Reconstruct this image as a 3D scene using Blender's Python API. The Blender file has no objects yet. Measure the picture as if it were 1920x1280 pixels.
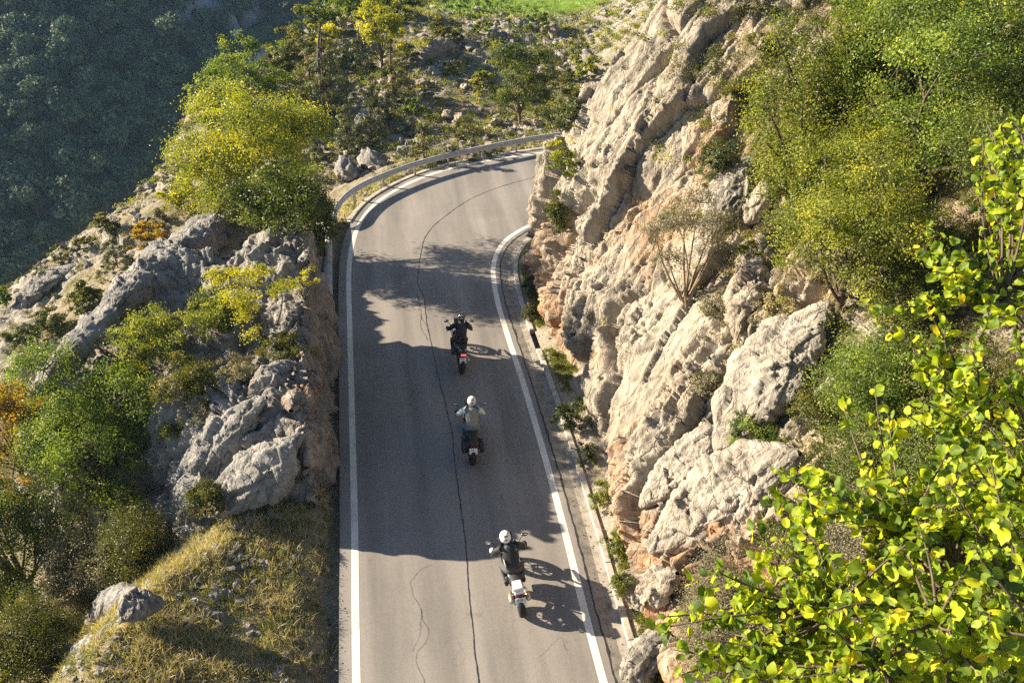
import bpy, bmesh, math, random
import numpy as np
from mathutils import Vector, Matrix, Euler
from mathutils.bvhtree import BVHTree
random.seed(7)
RNG = np.random.default_rng(7)
SC = bpy.context.scene
COL = SC.collection
R = math.radians

# ------------------------------------------------------------------ camera, world, sun, exposure
FPX = 1700.0; CAMH = 19.1
PITCH = math.atan(1155 / FPX); YAW = R(9.0)
cam = bpy.data.cameras.new('camera'); cam_ob = bpy.data.objects.new('camera', cam); COL.objects.link(cam_ob)
cam.sensor_width = 36.0; cam.lens = 36.0 * FPX / 1920.0
cam.clip_start = 0.05; cam.clip_end = 3000
cam_ob.location = (0, 0, CAMH)
cam_ob.rotation_euler = (math.pi / 2 - PITCH, 0, -YAW)
SC.camera = cam_ob

SUN_EL = R(24.0)
SUN_AZ = (-0.92, 0.39)            # where the light comes from, seen from above
_n = math.hypot(*SUN_AZ)
SUN_DIR = Vector((SUN_AZ[0] / _n * math.cos(SUN_EL), SUN_AZ[1] / _n * math.cos(SUN_EL), math.sin(SUN_EL)))
w = bpy.data.worlds.new('World'); SC.world = w; w.use_nodes = True
nt = w.node_tree; bg = nt.nodes['Background']
sky = nt.nodes.new('ShaderNodeTexSky'); sky.sky_type = 'NISHITA'; sky.sun_disc = False
sky.sun_elevation = SUN_EL; sky.sun_rotation = math.atan2(SUN_DIR.x, SUN_DIR.y)
sky.altitude = 900
nt.links.new(sky.outputs[0], bg.inputs[0]); bg.inputs[1].default_value = 0.054
sun = bpy.data.lights.new('sun', 'SUN'); sun.energy = 5.0; sun.angle = R(0.55); sun.color = (1.0, 0.85, 0.64)
sun_ob = bpy.data.objects.new('sun', sun); COL.objects.link(sun_ob)
sun_ob.rotation_euler = SUN_DIR.to_track_quat('Z', 'Y').to_euler(); sun_ob.location = (-30, 12, 30)
SC.view_settings.view_transform = 'Standard'; SC.view_settings.look = 'None'
SC.view_settings.exposure = 1.70; SC.view_settings.gamma = 1.0
SC.cycles.max_bounces = 6; SC.cycles.transparent_max_bounces = 4
SC.cycles.diffuse_bounces = 3; SC.cycles.volume_bounces = 0
SC.cycles.use_denoising = False

# ------------------------------------------------------------------ view rays (used to find where on the ground a thing stands)
FW = Vector((math.sin(YAW) * math.cos(PITCH), math.cos(YAW) * math.cos(PITCH), -math.sin(PITCH)))
RT = Vector((math.cos(YAW), -math.sin(YAW), 0)); UP = RT.cross(FW)
CAM = Vector((0, 0, CAMH))
def ray(px, py): return RT * ((px - 960) / FPX) + UP * ((640 - py) / FPX) + FW
def at(px, py, Y):
    d = ray(px, py); return CAM + d * (Y / d.y)
def atD(px, py, D): return CAM + ray(px, py) * D
def depth(p): return (Vector(p) - CAM).dot(FW)

# ------------------------------------------------------------------ tagging and linking
def tag(o, label=None, cat=None, group=None, kind=None):
    if label: o['label'] = label
    if cat: o['category'] = cat
    if group: o['group'] = group
    if kind: o['kind'] = kind
    return o
def empty(name, loc, label, cat, group=None, rz=0):
    o = bpy.data.objects.new(name, None); COL.objects.link(o); o.location = loc; o.rotation_euler = (0, 0, rz)
    o.empty_display_size = 0.2
    return tag(o, label, cat, group)
def link(name, me, mat=None, parent=None):
    o = bpy.data.objects.new(name, me); COL.objects.link(o)
    if mat is not None and not me.materials: me.materials.append(mat)
    if parent is not None: o.parent = parent
    return o
def copy_tree(o, parent=None):
    c = o.copy(); COL.objects.link(c)
    if parent is not None: c.parent = parent
    for ch in o.children: copy_tree(ch, c)
    return c

def mesh_np(name, V, F, smooth=False, attrs=None):
    """V (n,3), F (m,k) equal-sided faces"""
    V = np.ascontiguousarray(V, dtype=np.float32); F = np.ascontiguousarray(F, dtype=np.int32)
    me = bpy.data.meshes.new(name)
    me.vertices.add(len(V)); me.vertices.foreach_set('co', V.ravel())
    k = F.shape[1]
    me.loops.add(F.size); me.loops.foreach_set('vertex_index', F.ravel())
    me.polygons.add(len(F))
    me.polygons.foreach_set('loop_start', np.arange(0, F.size, k, dtype=np.int32))
    me.polygons.foreach_set('loop_total', np.full(len(F), k, dtype=np.int32))
    me.polygons.foreach_set('use_smooth', np.full(len(F), smooth))
    if attrs:
        for an, (dom, arr) in attrs.items():
            a = me.attributes.new(an, 'FLOAT', dom); a.data.foreach_set('value', np.ascontiguousarray(arr, dtype=np.float32).ravel())
    me.update(calc_edges=True); me.validate()
    return me
def grid_faces(n, m):
    i, j = np.meshgrid(np.arange(n - 1), np.arange(m - 1), indexing='ij')
    a = i * m + j
    return np.stack([a, a + m, a + m + 1, a + 1], -1).reshape(-1, 4)

# ------------------------------------------------------------------ noise
def _h(ix, iy, iz, s):
    n = (ix.astype(np.int64) * 374761393 + iy.astype(np.int64) * 668265263 + iz.astype(np.int64) * 2147483647 + s * 1274126177) & 0xFFFFFFFF
    n = ((n ^ (n >> 13)) * 1274126177) & 0xFFFFFFFF
    n = ((n ^ (n >> 16)) * 2246822519) & 0xFFFFFFFF
    return ((n ^ (n >> 15)) & 0xFFFFFF).astype(np.float32) / 16777215.0
def vnoise(p, s=0):
    f = np.floor(p); t = (p - f).astype(np.float32); t = t * t * (3 - 2 * t); i = f.astype(np.int64)
    r = 0
    for dx in (0, 1):
        for dy in (0, 1):
            for dz in (0, 1):
                wgt = (t[:, 0] if dx else 1 - t[:, 0]) * (t[:, 1] if dy else 1 - t[:, 1]) * (t[:, 2] if dz else 1 - t[:, 2])
                r = r + wgt * _h(i[:, 0] + dx, i[:, 1] + dy, i[:, 2] + dz, s)
    return r * 2 - 1
def fbm(p, o=4, s=0, g=0.5):
    a = 1.0; r = 0; tot = 0
    for k in range(o):
        r = r + a * vnoise(p * (2.03 ** k) + 11.3 * k, s + k); tot += a; a *= g
    return r / tot
def facet(p, s=0):
    """broken-rock displacement: every Voronoi cell is its own tilted plane; returns height and gap between cells"""
    f = np.floor(p).astype(np.int64); n = len(p)
    d1 = np.full(n, 9e9, np.float32); d2 = d1.copy(); hgt = np.zeros(n, np.float32)
    for dx in (-1, 0, 1):
        for dy in (-1, 0, 1):
            for dz in (-1, 0, 1):
                cx, cy, cz = f[:, 0] + dx, f[:, 1] + dy, f[:, 2] + dz
                a, b, c = _h(cx, cy, cz, s), _h(cx, cy, cz, s + 1), _h(cx, cy, cz, s + 2)
                vx, vy, vz = p[:, 0] - cx - a, p[:, 1] - cy - b, p[:, 2] - cz - c
                d = vx * vx + vy * vy + vz * vz
                near = d < d1
                d2 = np.where(near, d1, np.minimum(d2, d))
                g = _h(cx, cy, cz, s + 3)
                hh = vx * (b - .5) * 1.6 + vy * (c - .5) * 1.6 + vz * (a - .5) * 1.6 + (g - .5) * .9
                hgt = np.where(near, hh, hgt); d1 = np.where(near, d, d1)
    return hgt, np.sqrt(d2) - np.sqrt(d1)
def rotm(e): return np.array(Euler(e).to_matrix())
def strata(P, nrm, t, seed, warp=.5):
    """stepped beds: each bed stands proud by its own amount and slopes back from a sharp lip"""
    n = np.array(nrm, float); n /= np.linalg.norm(n)
    u = P @ n / t + warp * fbm(P / (t * 3.2), 4, seed); k = np.floor(u); f = (u - k).astype(np.float32)
    z = np.zeros(len(P)); h0 = _h(k.astype(np.int64), z.astype(np.int64), z.astype(np.int64), seed + 5)
    return (h0 - .5) * .8 + (f - .5) * .9
def rock_disp(P, amp, cell, seed, bed=(0.3, 0.5, 0.2), stretch=(1, 1, 2.4), beds=(.1, 1.0, -.35)):
    """fractured facets at three scales, long cells along the bedding, with stepped beds over them"""
    M = rotm(bed); S = np.array(stretch)
    Q = P @ M / S
    Q = Q + 0.22 * cell * np.stack([fbm(P / cell * .8 + 5 * k, 3, seed + 40 + k) for k in range(3)], -1)
    out = 0
    for k, (c, a) in enumerate(((1.0, .9), (0.40, 0.50), (0.16, 0.22))):
        h, e = facet(Q / (cell * c), seed + 7 * k)
        out = out + a * h * 1.25 - a * 0.16 * np.exp(-(e / 0.035) ** 2)
    msk = np.clip(fbm(P / cell * .45, 2, seed + 61) * 2 + .6, .15, 1)
    out = out + .55 * msk * strata(P, beds, cell * .62, seed + 70) + .26 * strata(P, beds, cell * .21, seed + 80)
    out = out + 0.12 * fbm(P / cell * 3.2, 4, seed + 90)
    return out * amp
def grid_normals(G):
    du = np.gradient(G, axis=0); dv = np.gradient(G, axis=1)
    n = np.cross(du, dv); n /= np.linalg.norm(n, axis=-1, keepdims=True) + 1e-9
    return n
def rbf(pts):
    P = np.array(pts, float); X = P[:, :2]; n = len(P)
    d = np.linalg.norm(X[:, None] - X[None], axis=-1); K = np.where(d > 0, d * d * np.log(d + 1e-12), 0)
    A = np.zeros((n + 3, n + 3)); A[:n, :n] = K + 0.6 * np.eye(n); A[:n, n] = 1; A[:n, n + 1:] = X; A[n, :n] = 1; A[n + 1:, :n] = X.T
    wv = np.linalg.solve(A, np.r_[P[:, 2], 0, 0, 0])
    def ev(Q):
        out = wv[n] + Q @ wv[n + 1:]
        for i in range(n):
            r2 = ((Q - X[i]) ** 2).sum(-1); out = out + wv[i] * 0.5 * r2 * np.log(r2 + 1e-12)
        return out
    return ev
def curve(pts, step=0.25):
    """Catmull-Rom through 2D/3D points, resampled evenly"""
    P = np.array(pts, float); P = np.vstack([2 * P[0] - P[1], P, 2 * P[-1] - P[-2]]); out = []
    for i in range(1, len(P) - 2):
        t = np.linspace(0, 1, 24, endpoint=False)[:, None]; a, b, c, d = P[i - 1:i + 3]
        out.append(0.5 * (2 * b + (c - a) * t + (2 * a - 5 * b + 4 * c - d) * t ** 2 + (3 * b - a - 3 * c + d) * t ** 3))
    out.append(P[-2][None]); Q = np.vstack(out)
    s = np.r_[0, np.cumsum(np.linalg.norm(np.diff(Q, axis=0), axis=1))]; n = max(2, int(s[-1] / step))
    u = np.linspace(0, s[-1], n)
    return np.stack([np.interp(u, s, Q[:, k]) for k in range(Q.shape[1])], -1)
def offset(path, d):
    t = np.gradient(path, axis=0); t /= np.linalg.norm(t, axis=1, keepdims=True)
    return path + np.stack([t[:, 1], -t[:, 0]], -1) * (d if np.isscalar(d) else np.asarray(d)[:, None])     # + is to the right of travel

# ------------------------------------------------------------------ materials
def newmat(name):
    m = bpy.data.materials.new(name); m.use_nodes = True; t = m.node_tree; t.nodes.clear()
    out = t.nodes.new('ShaderNodeOutputMaterial'); return m, t, out
def N(t, typ, **kw):
    n = t.nodes.new(typ)
    for k, v in kw.items():
        if k.startswith('i_'): n.inputs[k[2:]].default_value = v
        else: setattr(n, k, v)
    return n
def ramp(t, src, stops, interp='LINEAR'):
    r = t.nodes.new('ShaderNodeValToRGB'); e = r.color_ramp.elements; r.color_ramp.interpolation = interp
    while len(e) < len(stops): e.new(0.5)
    for k, (p, c) in enumerate(stops):
        e[k].position = p; e[k].color = (c[0], c[1], c[2], 1) if not np.isscalar(c) else (c, c, c, 1)
    t.links.new(src, r.inputs[0]); return r.outputs[0]
def mixc(t, fac, a, b, mode='MIX'):
    n = t.nodes.new('ShaderNodeMix'); n.data_type = 'RGBA'; n.blend_type = mode
    for sock, v in ((n.inputs[0], fac), (n.inputs[6], a), (n.inputs[7], b)):
        if isinstance(v, bpy.types.NodeSocket): t.links.new(v, sock)
        elif np.isscalar(v): sock.default_value = v
        else: sock.default_value = (v[0], v[1], v[2], 1)
    return n.outputs[2]
def mth(t, op, a, b=0.0, clamp=False):
    n = t.nodes.new('ShaderNodeMath'); n.operation = op; n.use_clamp = clamp
    for k, v in enumerate((a, b)):
        if isinstance(v, bpy.types.NodeSocket): t.links.new(v, n.inputs[k])
        else: n.inputs[k].default_value = v
    return n.outputs[0]
def coords(t, scale=(1, 1, 1), rot=(0, 0, 0), kind='Object'):
    c = t.nodes.new('ShaderNodeTexCoord'); m = t.nodes.new('ShaderNodeMapping')
    m.inputs['Scale'].default_value = scale; m.inputs['Rotation'].default_value = rot
    t.links.new(c.outputs[kind], m.inputs[0]); return m.outputs[0]
def noise(t, vec, scale, detail=4, rough=0.55, dist=0.0):
    n = t.nodes.new('ShaderNodeTexNoise'); n.inputs['Scale'].default_value = scale; n.inputs['Detail'].default_value = detail
    n.inputs['Roughness'].default_value = rough; n.inputs['Distortion'].default_value = dist
    t.links.new(vec, n.inputs['Vector']); return n.outputs['Fac']
def attr(t, name):
    a = t.nodes.new('ShaderNodeAttribute'); a.attribute_name = name; return a.outputs['Fac']
def bsdf(t, out, color, rough=0.8, spec=0.3, bump=None, bdist=0.02, bstr=0.6, metal=0.0):
    b = t.nodes.new('ShaderNodeBsdfPrincipled')
    for sock, v in ((b.inputs['Base Color'], color), (b.inputs['Roughness'], rough)):
        if isinstance(v, bpy.types.NodeSocket): t.links.new(v, sock)
        elif np.isscalar(v): sock.default_value = v
        else: sock.default_value = (v[0], v[1], v[2], 1)
    b.inputs['Specular IOR Level'].default_value = spec; b.inputs['Metallic'].default_value = metal
    if bump is not None:
        bn = t.nodes.new('ShaderNodeBump'); bn.inputs['Distance'].default_value = bdist; bn.inputs['Strength'].default_value = bstr
        t.links.new(bump, bn.inputs['Height']); t.links.new(bn.outputs[0], b.inputs['Normal'])
    t.links.new(b.outputs[0], out.inputs[0]); return b

def rock_mat(name, pale=(0.40, 0.355, 0.285), mid=(0.265, 0.235, 0.19), dark=(0.11, 0.10, 0.085), rust=(0.40, 0.20, 0.09), bedrot=(0.3, 0.5, 0.2), size=1.0):
    m, t, out = newmat(name)
    v = coords(t, (1, 1, 1)); vb = coords(t, (1, 1, .3), bedrot)
    n1 = noise(t, v, 0.55 / size, 6, 0.6, 0.4); n2 = noise(t, vb, 3.2 / size, 7, 0.68, 0.6); n3 = noise(t, v, 16 / size, 5, 0.7)
    base = ramp(t, mth(t, 'ADD', mth(t, 'MULTIPLY', n1, .45), mth(t, 'MULTIPLY', n2, .55)), [(0.36, dark), (0.45, mid), (0.58, pale), (0.78, [c * 1.12 for c in pale])])
    speck = ramp(t, n3, [(0.30, 0.45), (0.44, 1.0), (0.65, 1.0), (0.75, 1.12)])
    base = mixc(t, 1.0, base, speck, 'MULTIPLY')
    # ochre and rust staining
    nr = noise(t, v, 1.1 / size, 5, 0.65, 0.8); rn = ramp(t, nr, [(0.36, 0.0), (0.62, 1.0)])
    rf = mth(t, 'MULTIPLY', attr(t, 'rust'), rn, True)
    rc = ramp(t, n2, [(0.35, [c * .6 for c in rust]), (0.5, rust), (0.65, (0.52, 0.36, 0.2))])
    col = mixc(t, rf, base, rc)
    # lichen-dark patches
    nl = noise(t, v, 2.4 / size, 6, 0.7, 1.0); col = mixc(t, ramp(t, nl, [(0.58, 0.0), (0.70, 0.55)]), col, (0.16, 0.15, 0.135))
    ns = noise(t, v, 5.0, 5, 0.7); sc_ = ramp(t, ns, [(0.35, (0.13, 0.10, 0.06)), (0.55, (0.26, 0.20, 0.13)), (0.68, (0.20, 0.19, 0.08))])
    soilf = mth(t, 'MULTIPLY', attr(t, 'soil'), ramp(t, ns, [(0.3, 1.0), (0.62, 0.55)]), True)
    col = mixc(t, soilf, col, sc_)
    # fine joints
    vo = t.nodes.new('ShaderNodeTexVoronoi'); vo.feature = 'DISTANCE_TO_EDGE'; vo.inputs['Scale'].default_value = 2.3 / size
    wv = t.nodes.new('ShaderNodeMix'); wv.data_type = 'VECTOR'; wv.inputs[0].default_value = 0.22
    nn = t.nodes.new('ShaderNodeTexNoise'); nn.inputs['Scale'].default_value = 2.0 / size; nn.inputs['Detail'].default_value = 5; t.links.new(vb, nn.inputs['Vector'])
    t.links.new(vb, wv.inputs[4]); t.links.new(nn.outputs['Color'], wv.inputs[5]); t.links.new(wv.outputs[1], vo.inputs['Vector'])
    crack = ramp(t, vo.outputs['Distance'], [(0.0, 0.0), (0.045, 1.0)])
    h = mth(t, 'ADD', mth(t, 'MULTIPLY', n2, 1.6), mth(t, 'ADD', mth(t, 'MULTIPLY', n3, 0.5), mth(t, 'MULTIPLY', crack, 0.30)))
    bsdf(t, out, col, 0.9, 0.2, h, 0.11 * size, 0.8)
    return m
def leaf_mat(name, stops, transl=0.45, rough=0.45, sat=1.0):
    m, t, out = newmat(name)
    col = ramp(t, attr(t, 'rnd'), stops)
    p = t.nodes.new('ShaderNodeBsdfPrincipled'); p.inputs['Roughness'].default_value = rough; p.inputs['Specular IOR Level'].default_value = 0.35
    t.links.new(col, p.inputs['Base Color'])
    tr = t.nodes.new('ShaderNodeBsdfTranslucent')
    tc = mixc(t, 1.0, col, (1.5, 1.45, 0.6), 'MULTIPLY'); t.links.new(tc, tr.inputs[0])
    mx = t.nodes.new('ShaderNodeMixShader'); mx.inputs[0].default_value = transl
    t.links.new(p.outputs[0], mx.inputs[1]); t.links.new(tr.outputs[0], mx.inputs[2]); t.links.new(mx.outputs[0], out.inputs[0])
    return m
def leaf_mat_big(name, stops, transl, rough):
    m = leaf_mat(name, stops, transl, rough); t = m.node_tree; v = coords(t); r_ = [n for n in t.nodes if n.bl_idname == 'ShaderNodeValToRGB'][0]; src = r_.inputs[0].links[0].from_socket
    a = noise(t, v, 60, 4, .7); t.links.new(mth(t, 'ADD', src, mth(t, 'MULTIPLY', mth(t, 'SUBTRACT', a, .5), .55), True), r_.inputs[0])
    sp = ramp(t, noise(t, v, 140, 3, .6), [(.66, 0.0), (.72, 1.0)]); p = [n for n in t.nodes if n.bl_idname == 'ShaderNodeBsdfPrincipled'][0]; t.links.new(mixc(t, sp, r_.outputs[0], (.16, .09, .03)), p.inputs['Base Color'])
    p.inputs['Specular IOR Level'].default_value = .25; return m
def plain(name, c, rough=0.6, metal=0.0, spec=0.4, vary=0.0, vs=8.0, bump=0.0):
    m, t, out = newmat(name)
    if vary or bump:
        n = noise(t, coords(t), vs, 5, 0.6); cc = ramp(t, n, [(0.3, [x * (1 - vary) for x in c]), (0.7, [min(1, x * (1 + vary)) for x in c])])
        bsdf(t, out, cc, rough, spec, n if bump else None, bump, 0.6, metal)
    else: bsdf(t, out, c, rough, spec, metal=metal)
    return m

MROCK = rock_mat('limestone', size=1.0)
MROCKL = rock_mat('grey_limestone', pale=(0.33, 0.32, 0.30), mid=(0.215, 0.21, 0.20), dark=(0.11, 0.108, 0.103), rust=(0.22, 0.135, 0.085), bedrot=(0.2, -0.6, 0.5))
MROCKG = rock_mat('pale_grey_limestone', pale=(.40, .37, .315), mid=(.27, .248, .21), dark=(.12, .11, .10), bedrot=(0.3, 0.5, 0.2), size=.8)
MBARK = plain('bark', (0.10, 0.075, 0.055), 0.9, vary=.4, vs=20, bump=.01)
MTWIG = plain('twig', (0.22, 0.165, 0.11), 0.9, vary=.3, vs=30)
M_OAK = leaf_mat('oak_leaves', [(0, (0.045, 0.065, 0.014)), (.45, (0.15, 0.185, 0.03)), (.8, (0.33, 0.36, 0.045)), (1, (0.50, 0.46, 0.05))], .4)
M_YEL = leaf_mat('yellowing_leaves', [(0, (0.10, 0.12, 0.02)), (.45, (0.32, 0.33, 0.03)), (1, (0.60, 0.55, 0.04))], .45)
M_GRN = leaf_mat('green_leaves', [(0, (0.025, 0.042, 0.012)), (.5, (0.085, 0.12, 0.02)), (1, (0.24, 0.27, 0.04))], .35)
M_BRT = leaf_mat('bright_leaves', [(0, (0.035, 0.06, 0.014)), (.45, (0.11, 0.165, 0.03)), (.85, (0.25, 0.33, 0.045)), (1, (0.38, 0.42, 0.05))], .4)
M_BOX = leaf_mat('box_leaves', [(0, (0.035, 0.045, 0.014)), (.5, (0.10, 0.115, 0.022)), (.85, (0.20, 0.19, 0.04)), (1, (0.30, 0.24, 0.06))], .35)
M_JUN = leaf_mat('juniper_needles', [(0, (0.03, 0.045, 0.018)), (.5, (0.09, 0.115, 0.04)), (1, (0.22, 0.23, 0.08))], .3)
M_SIL = leaf_mat('dusty_leaves', [(0, (0.07, 0.07, 0.045)), (.5, (0.19, 0.175, 0.11)), (1, (0.34, 0.31, 0.20))], .3)
M_FAR = leaf_mat('forest_leaves', [(0, (0.018, 0.034, 0.028)), (.55, (0.07, 0.115, 0.075)), (1, (0.17, 0.24, 0.13))], .15, .7)
M_ORG = leaf_mat('turning_leaves', [(0, (0.13, 0.12, 0.02)), (.5, (0.30, 0.22, 0.03)), (1, (0.50, 0.27, 0.03))], .5)
M_DRY = leaf_mat('dry_grass', [(0, (0.16, 0.14, 0.075)), (.40, (0.36, 0.31, 0.18)), (.72, (0.55, 0.48, 0.30)), (.86, (0.28, 0.30, 0.09)), (1, (0.20, 0.23, 0.07))], .35)
M_HERB = leaf_mat('green_herbs', [(0, (0.05, 0.07, 0.015)), (.5, (0.16, 0.19, 0.03)), (1, (0.34, 0.34, 0.06))], .4)
M_BIG = leaf_mat_big('round_leaves', [(0, (0.05, 0.09, 0.02)), (.35, (0.15, 0.23, 0.03)), (.68, (0.38, 0.47, 0.03)), (.97, (0.62, 0.60, 0.03)), (1, (0.62, 0.45, 0.04))], .5, .5)

# ------------------------------------------------------------------ road layout (metres; y runs up the road)
OUT_LINE = [(-1.60, -12), (-1.6, 0), (-1.6, 14), (-1.57, 19), (-1.58, 24), (-1.6, 30), (-1.6, 33.5), (-1.43, 36.4), (-.91, 38.95), (.17, 41.13), (2.44, 43.34), (5.36, 44.68), (9.25, 45.46), (15, 45.9), (34, 46)]
IN_LINE = [(4.33, -12), (4.3, 0), (4.29, 13), (4.38, 18), (4.41, 21.4), (4.38, 25), (4.3, 28), (4.28, 30.9), (4.5, 33.5), (5.12, 35.33), (6.02, 36.49), (7.2, 37.3), (10, 38.3), (15, 39), (34, 39.4)]
OC = curve(OUT_LINE, 0.2); IC = curve(IN_LINE, 0.2)
EDGE = offset(OC, -0.42)                                 # outer edge of the paved width
def ribbon(name, path, a, b, z, mat, kind=None, jit=0, zb=None, parent=None):
    A = offset(path, a); B = offset(path, b); n = len(path)
    za = np.full(n, z) if np.isscalar(z) else z; zb = za if zb is None else np.full(n, zb)
    V = np.vstack([np.c_[A, za], np.c_[B, zb]])
    F = np.array([(i, n + i, n + i + 1, i + 1) for i in range(n - 1)])[:, ::-1]
    o = link(name, mesh_np(name, V, F), mat, parent)
    if kind: o['kind'] = kind
    return o
def asphalt_mat():
    m, t, out = newmat('asphalt'); v = coords(t)
    big = noise(t, v, 0.35, 4, 0.6, .5); streak = noise(t, coords(t, (1.6, .12, 1)), 1.0, 4, .6); fine = noise(t, v, 48, 4, 0.85); mid = noise(t, v, 9, 4, .7)
    s = mth(t, 'ADD', mth(t, 'MULTIPLY', big, .4), mth(t, 'ADD', mth(t, 'MULTIPLY', streak, .35), mth(t, 'MULTIPLY', mid, .25)))
    c = ramp(t, s, [(0.36, (0.180, 0.166, 0.152)), (0.50, (0.225, 0.207, 0.188)), (0.62, (0.262, 0.240, 0.217))])
    c = mixc(t, 1.0, c, ramp(t, fine, [(0.32, 0.50), (0.5, 1.0), (0.68, 1.5)]), 'MULTIPLY')
    sx_ = t.nodes.new('ShaderNodeSeparateXYZ'); t.links.new(v, sx_.inputs[0]); lane = mth(t, 'SINE', mth(t, 'MULTIPLY', mth(t, 'ADD', sx_.outputs[0], .55), 4.1))
    c = mixc(t, 1.0, c, ramp(t, mth(t, 'ADD', mth(t, 'MULTIPLY', lane, .22), mth(t, 'MULTIPLY', streak, 1.0)), [(.2, .84), (.5, 1.0), (.8, 1.10)]), 'MULTIPLY')
    c = mixc(t, ramp(t, noise(t, v, 1.7, 5, .7, .8), [(.62, 0.0), (.72, .35)]), c, (.10, .09, .08))
    # fine network cracks in worn patches
    vo = t.nodes.new('ShaderNodeTexVoronoi'); vo.feature = 'DISTANCE_TO_EDGE'; vo.inputs['Scale'].default_value = 2.6
    nn = t.nodes.new('ShaderNodeTexNoise'); nn.inputs['Scale'].default_value = 2.2; nn.inputs['Detail'].default_value = 6; t.links.new(v, nn.inputs['Vector'])
    wv = t.nodes.new('ShaderNodeMix'); wv.data_type = 'VECTOR'; wv.inputs[0].default_value = 0.25; t.links.new(v, wv.inputs[4]); t.links.new(nn.outputs['Color'], wv.inputs[5])
    t.links.new(wv.outputs[1], vo.inputs['Vector'])
    net = ramp(t, vo.outputs['Distance'], [(0.0, 1.0), (0.022, 0.0)])
    where = ramp(t, noise(t, coords(t, (1, .35, 1)), 0.55, 3, .6, .4), [(0.53, 0.0), (0.60, 1.0)])
    c = mixc(t, mth(t, 'MULTIPLY', mth(t, 'MULTIPLY', net, where), .42), c, (0.07, 0.065, 0.06))
    bsdf(t, out, c, 0.82, 0.35, fine, 0.006, 0.7); return m
M_ASPH = asphalt_mat()
def paint_mat():
    m, t, out = newmat('road_paint'); v = coords(t)
    a = noise(t, v, 14, 6, .75); b = noise(t, v, 1.3, 3, .5); s = mth(t, 'ADD', mth(t, 'MULTIPLY', a, .7), mth(t, 'MULTIPLY', b, .3))
    c = ramp(t, s, [(0.36, (0.24, 0.215, 0.18)), (0.41, (0.55, 0.53, 0.46)), (0.5, (0.66, 0.64, 0.56)), (0.65, (0.76, 0.74, 0.66))]); bsdf(t, out, c, .6, .3, a, .003, .5); return m
M_PAINT = paint_mat()
def concrete(name, c):
    m, t, out = newmat(name); v = coords(t); a = noise(t, v, 3, 6, .7, .3); f = noise(t, v, 40, 4, .7)
    cc = ramp(t, a, [(0.33, [x * .55 for x in c]), (0.5, c), (0.7, [min(1, x * 1.2) for x in c])])
    cc = mixc(t, 1.0, cc, ramp(t, f, [(0.3, .75), (0.6, 1.08)]), 'MULTIPLY'); bsdf(t, out, cc, .9, .2, f, .008, .6); return m
M_CONC = concrete('kerb_concrete', (0.44, 0.40, 0.34)); M_GUT = concrete('gutter_concrete', (0.27, 0.245, 0.21)); M_COP = concrete('coping_concrete', (0.40, 0.38, 0.35))
M_CRACK = plain('crack_seal', (0.028, 0.026, 0.024), .6)

nO = 340
def resamp(P, n):
    s = np.r_[0, np.cumsum(np.linalg.norm(np.diff(P, axis=0), axis=1))]; u = np.linspace(0, s[-1], n); return np.stack([np.interp(u, s, P[:, k]) for k in range(2)], -1)
roL = resamp(EDGE, nO); roR = resamp(offset(IC, 0.32), nO)
V = np.concatenate([np.c_[roL * (1 - f) + roR * f, np.full(nO, 0.0)] for f in np.linspace(0, 1, 9)])
F = grid_faces(9, nO)
road = link('road', mesh_np('road', V, F), M_ASPH); road['kind'] = 'structure'
ribbon('road_edge_line', OC, -0.10, 0.10, 0.004, M_PAINT, 'structure')
ribbon('road_edge_line', IC, -0.10, 0.10, 0.004, M_PAINT, 'structure')
# long wandering crack along the middle and its side branches
mid = curve([(1.2, -4), (1.26, 10), (1.31, 13.4), (1.40, 16), (1.52, 18.3), (1.56, 21), (1.62, 23.1), (1.50, 25.6), (1.42, 27.5), (1.34, 29.5), (1.38, 31.4), (1.22, 32.6), (1.32, 33.6), (1.49, 34.9), (1.9, 36.8), (2.79, 38.4), (4.85, 40.7), (8.32, 42.4), (14, 43.2)], 0.05)
def crack(path, wd, name='road_crack', z=0.0075, amp=.018):
    n = len(path); P3 = np.c_[path * 3.1, np.zeros(n)]
    path = offset(path, amp * fbm(P3, 4, 31)); wid = wd * (0.35 + np.abs(1.3 * fbm(P3 * 1.7, 3, 77)) + .25)
    A = offset(path, -wid / 2); B = offset(path, wid / 2)
    return np.vstack([np.c_[A, np.full(n, z)], np.c_[B, np.full(n, z)]]), np.array([(i, i + 1, n + i + 1, n + i) for i in range(n - 1)])
def cracks(name, specs):
    Vs, Fs, o = [], [], 0
    for path, wd, amp in specs:
        v, f = crack(path, wd, amp=amp); v[:, 2] += 0.0004 * len(Vs); Vs.append(v); Fs.append(f + o); o += len(v)
    ob = link(name, mesh_np(name, np.vstack(Vs), np.vstack(Fs)), M_CRACK); ob['kind'] = 'structure'; return ob
br = [(mid, .028, .028)]
for a in (([(1.35, 29.2), (1.12, 30.2), (1.16, 31.4), (.95, 32.5), (1.15, 33.2)], .009, .06), ([(1.28, 28.3), (1.1, 29.3), (1.2, 30.5), (1.1, 31.8)], .012, .05),
          ([(-.2, 14.6), (.1, 15.6), (-.1, 16.4), (.05, 17.1), (.5, 17.3)], .007, .08), ([(-.25, 12.6), (.0, 13.4), (-.1, 14.4), (.2, 15.0), (.05, 15.9)], .008, .08),
          ([(2.9, 13.9), (3.5, 14.4), (3.62, 14.0)], .006, .06)):
    br.append((curve(a[0], .06), a[1], a[2]))
cracks('road_crack', br)
eg = offset(IC, .30)
keep = (eg[:, 1] < 37.2) & (eg[:, 0] < 8)
cracks('edge_crack', [(resamp(eg[keep], 700), .05, .035)])

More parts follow.
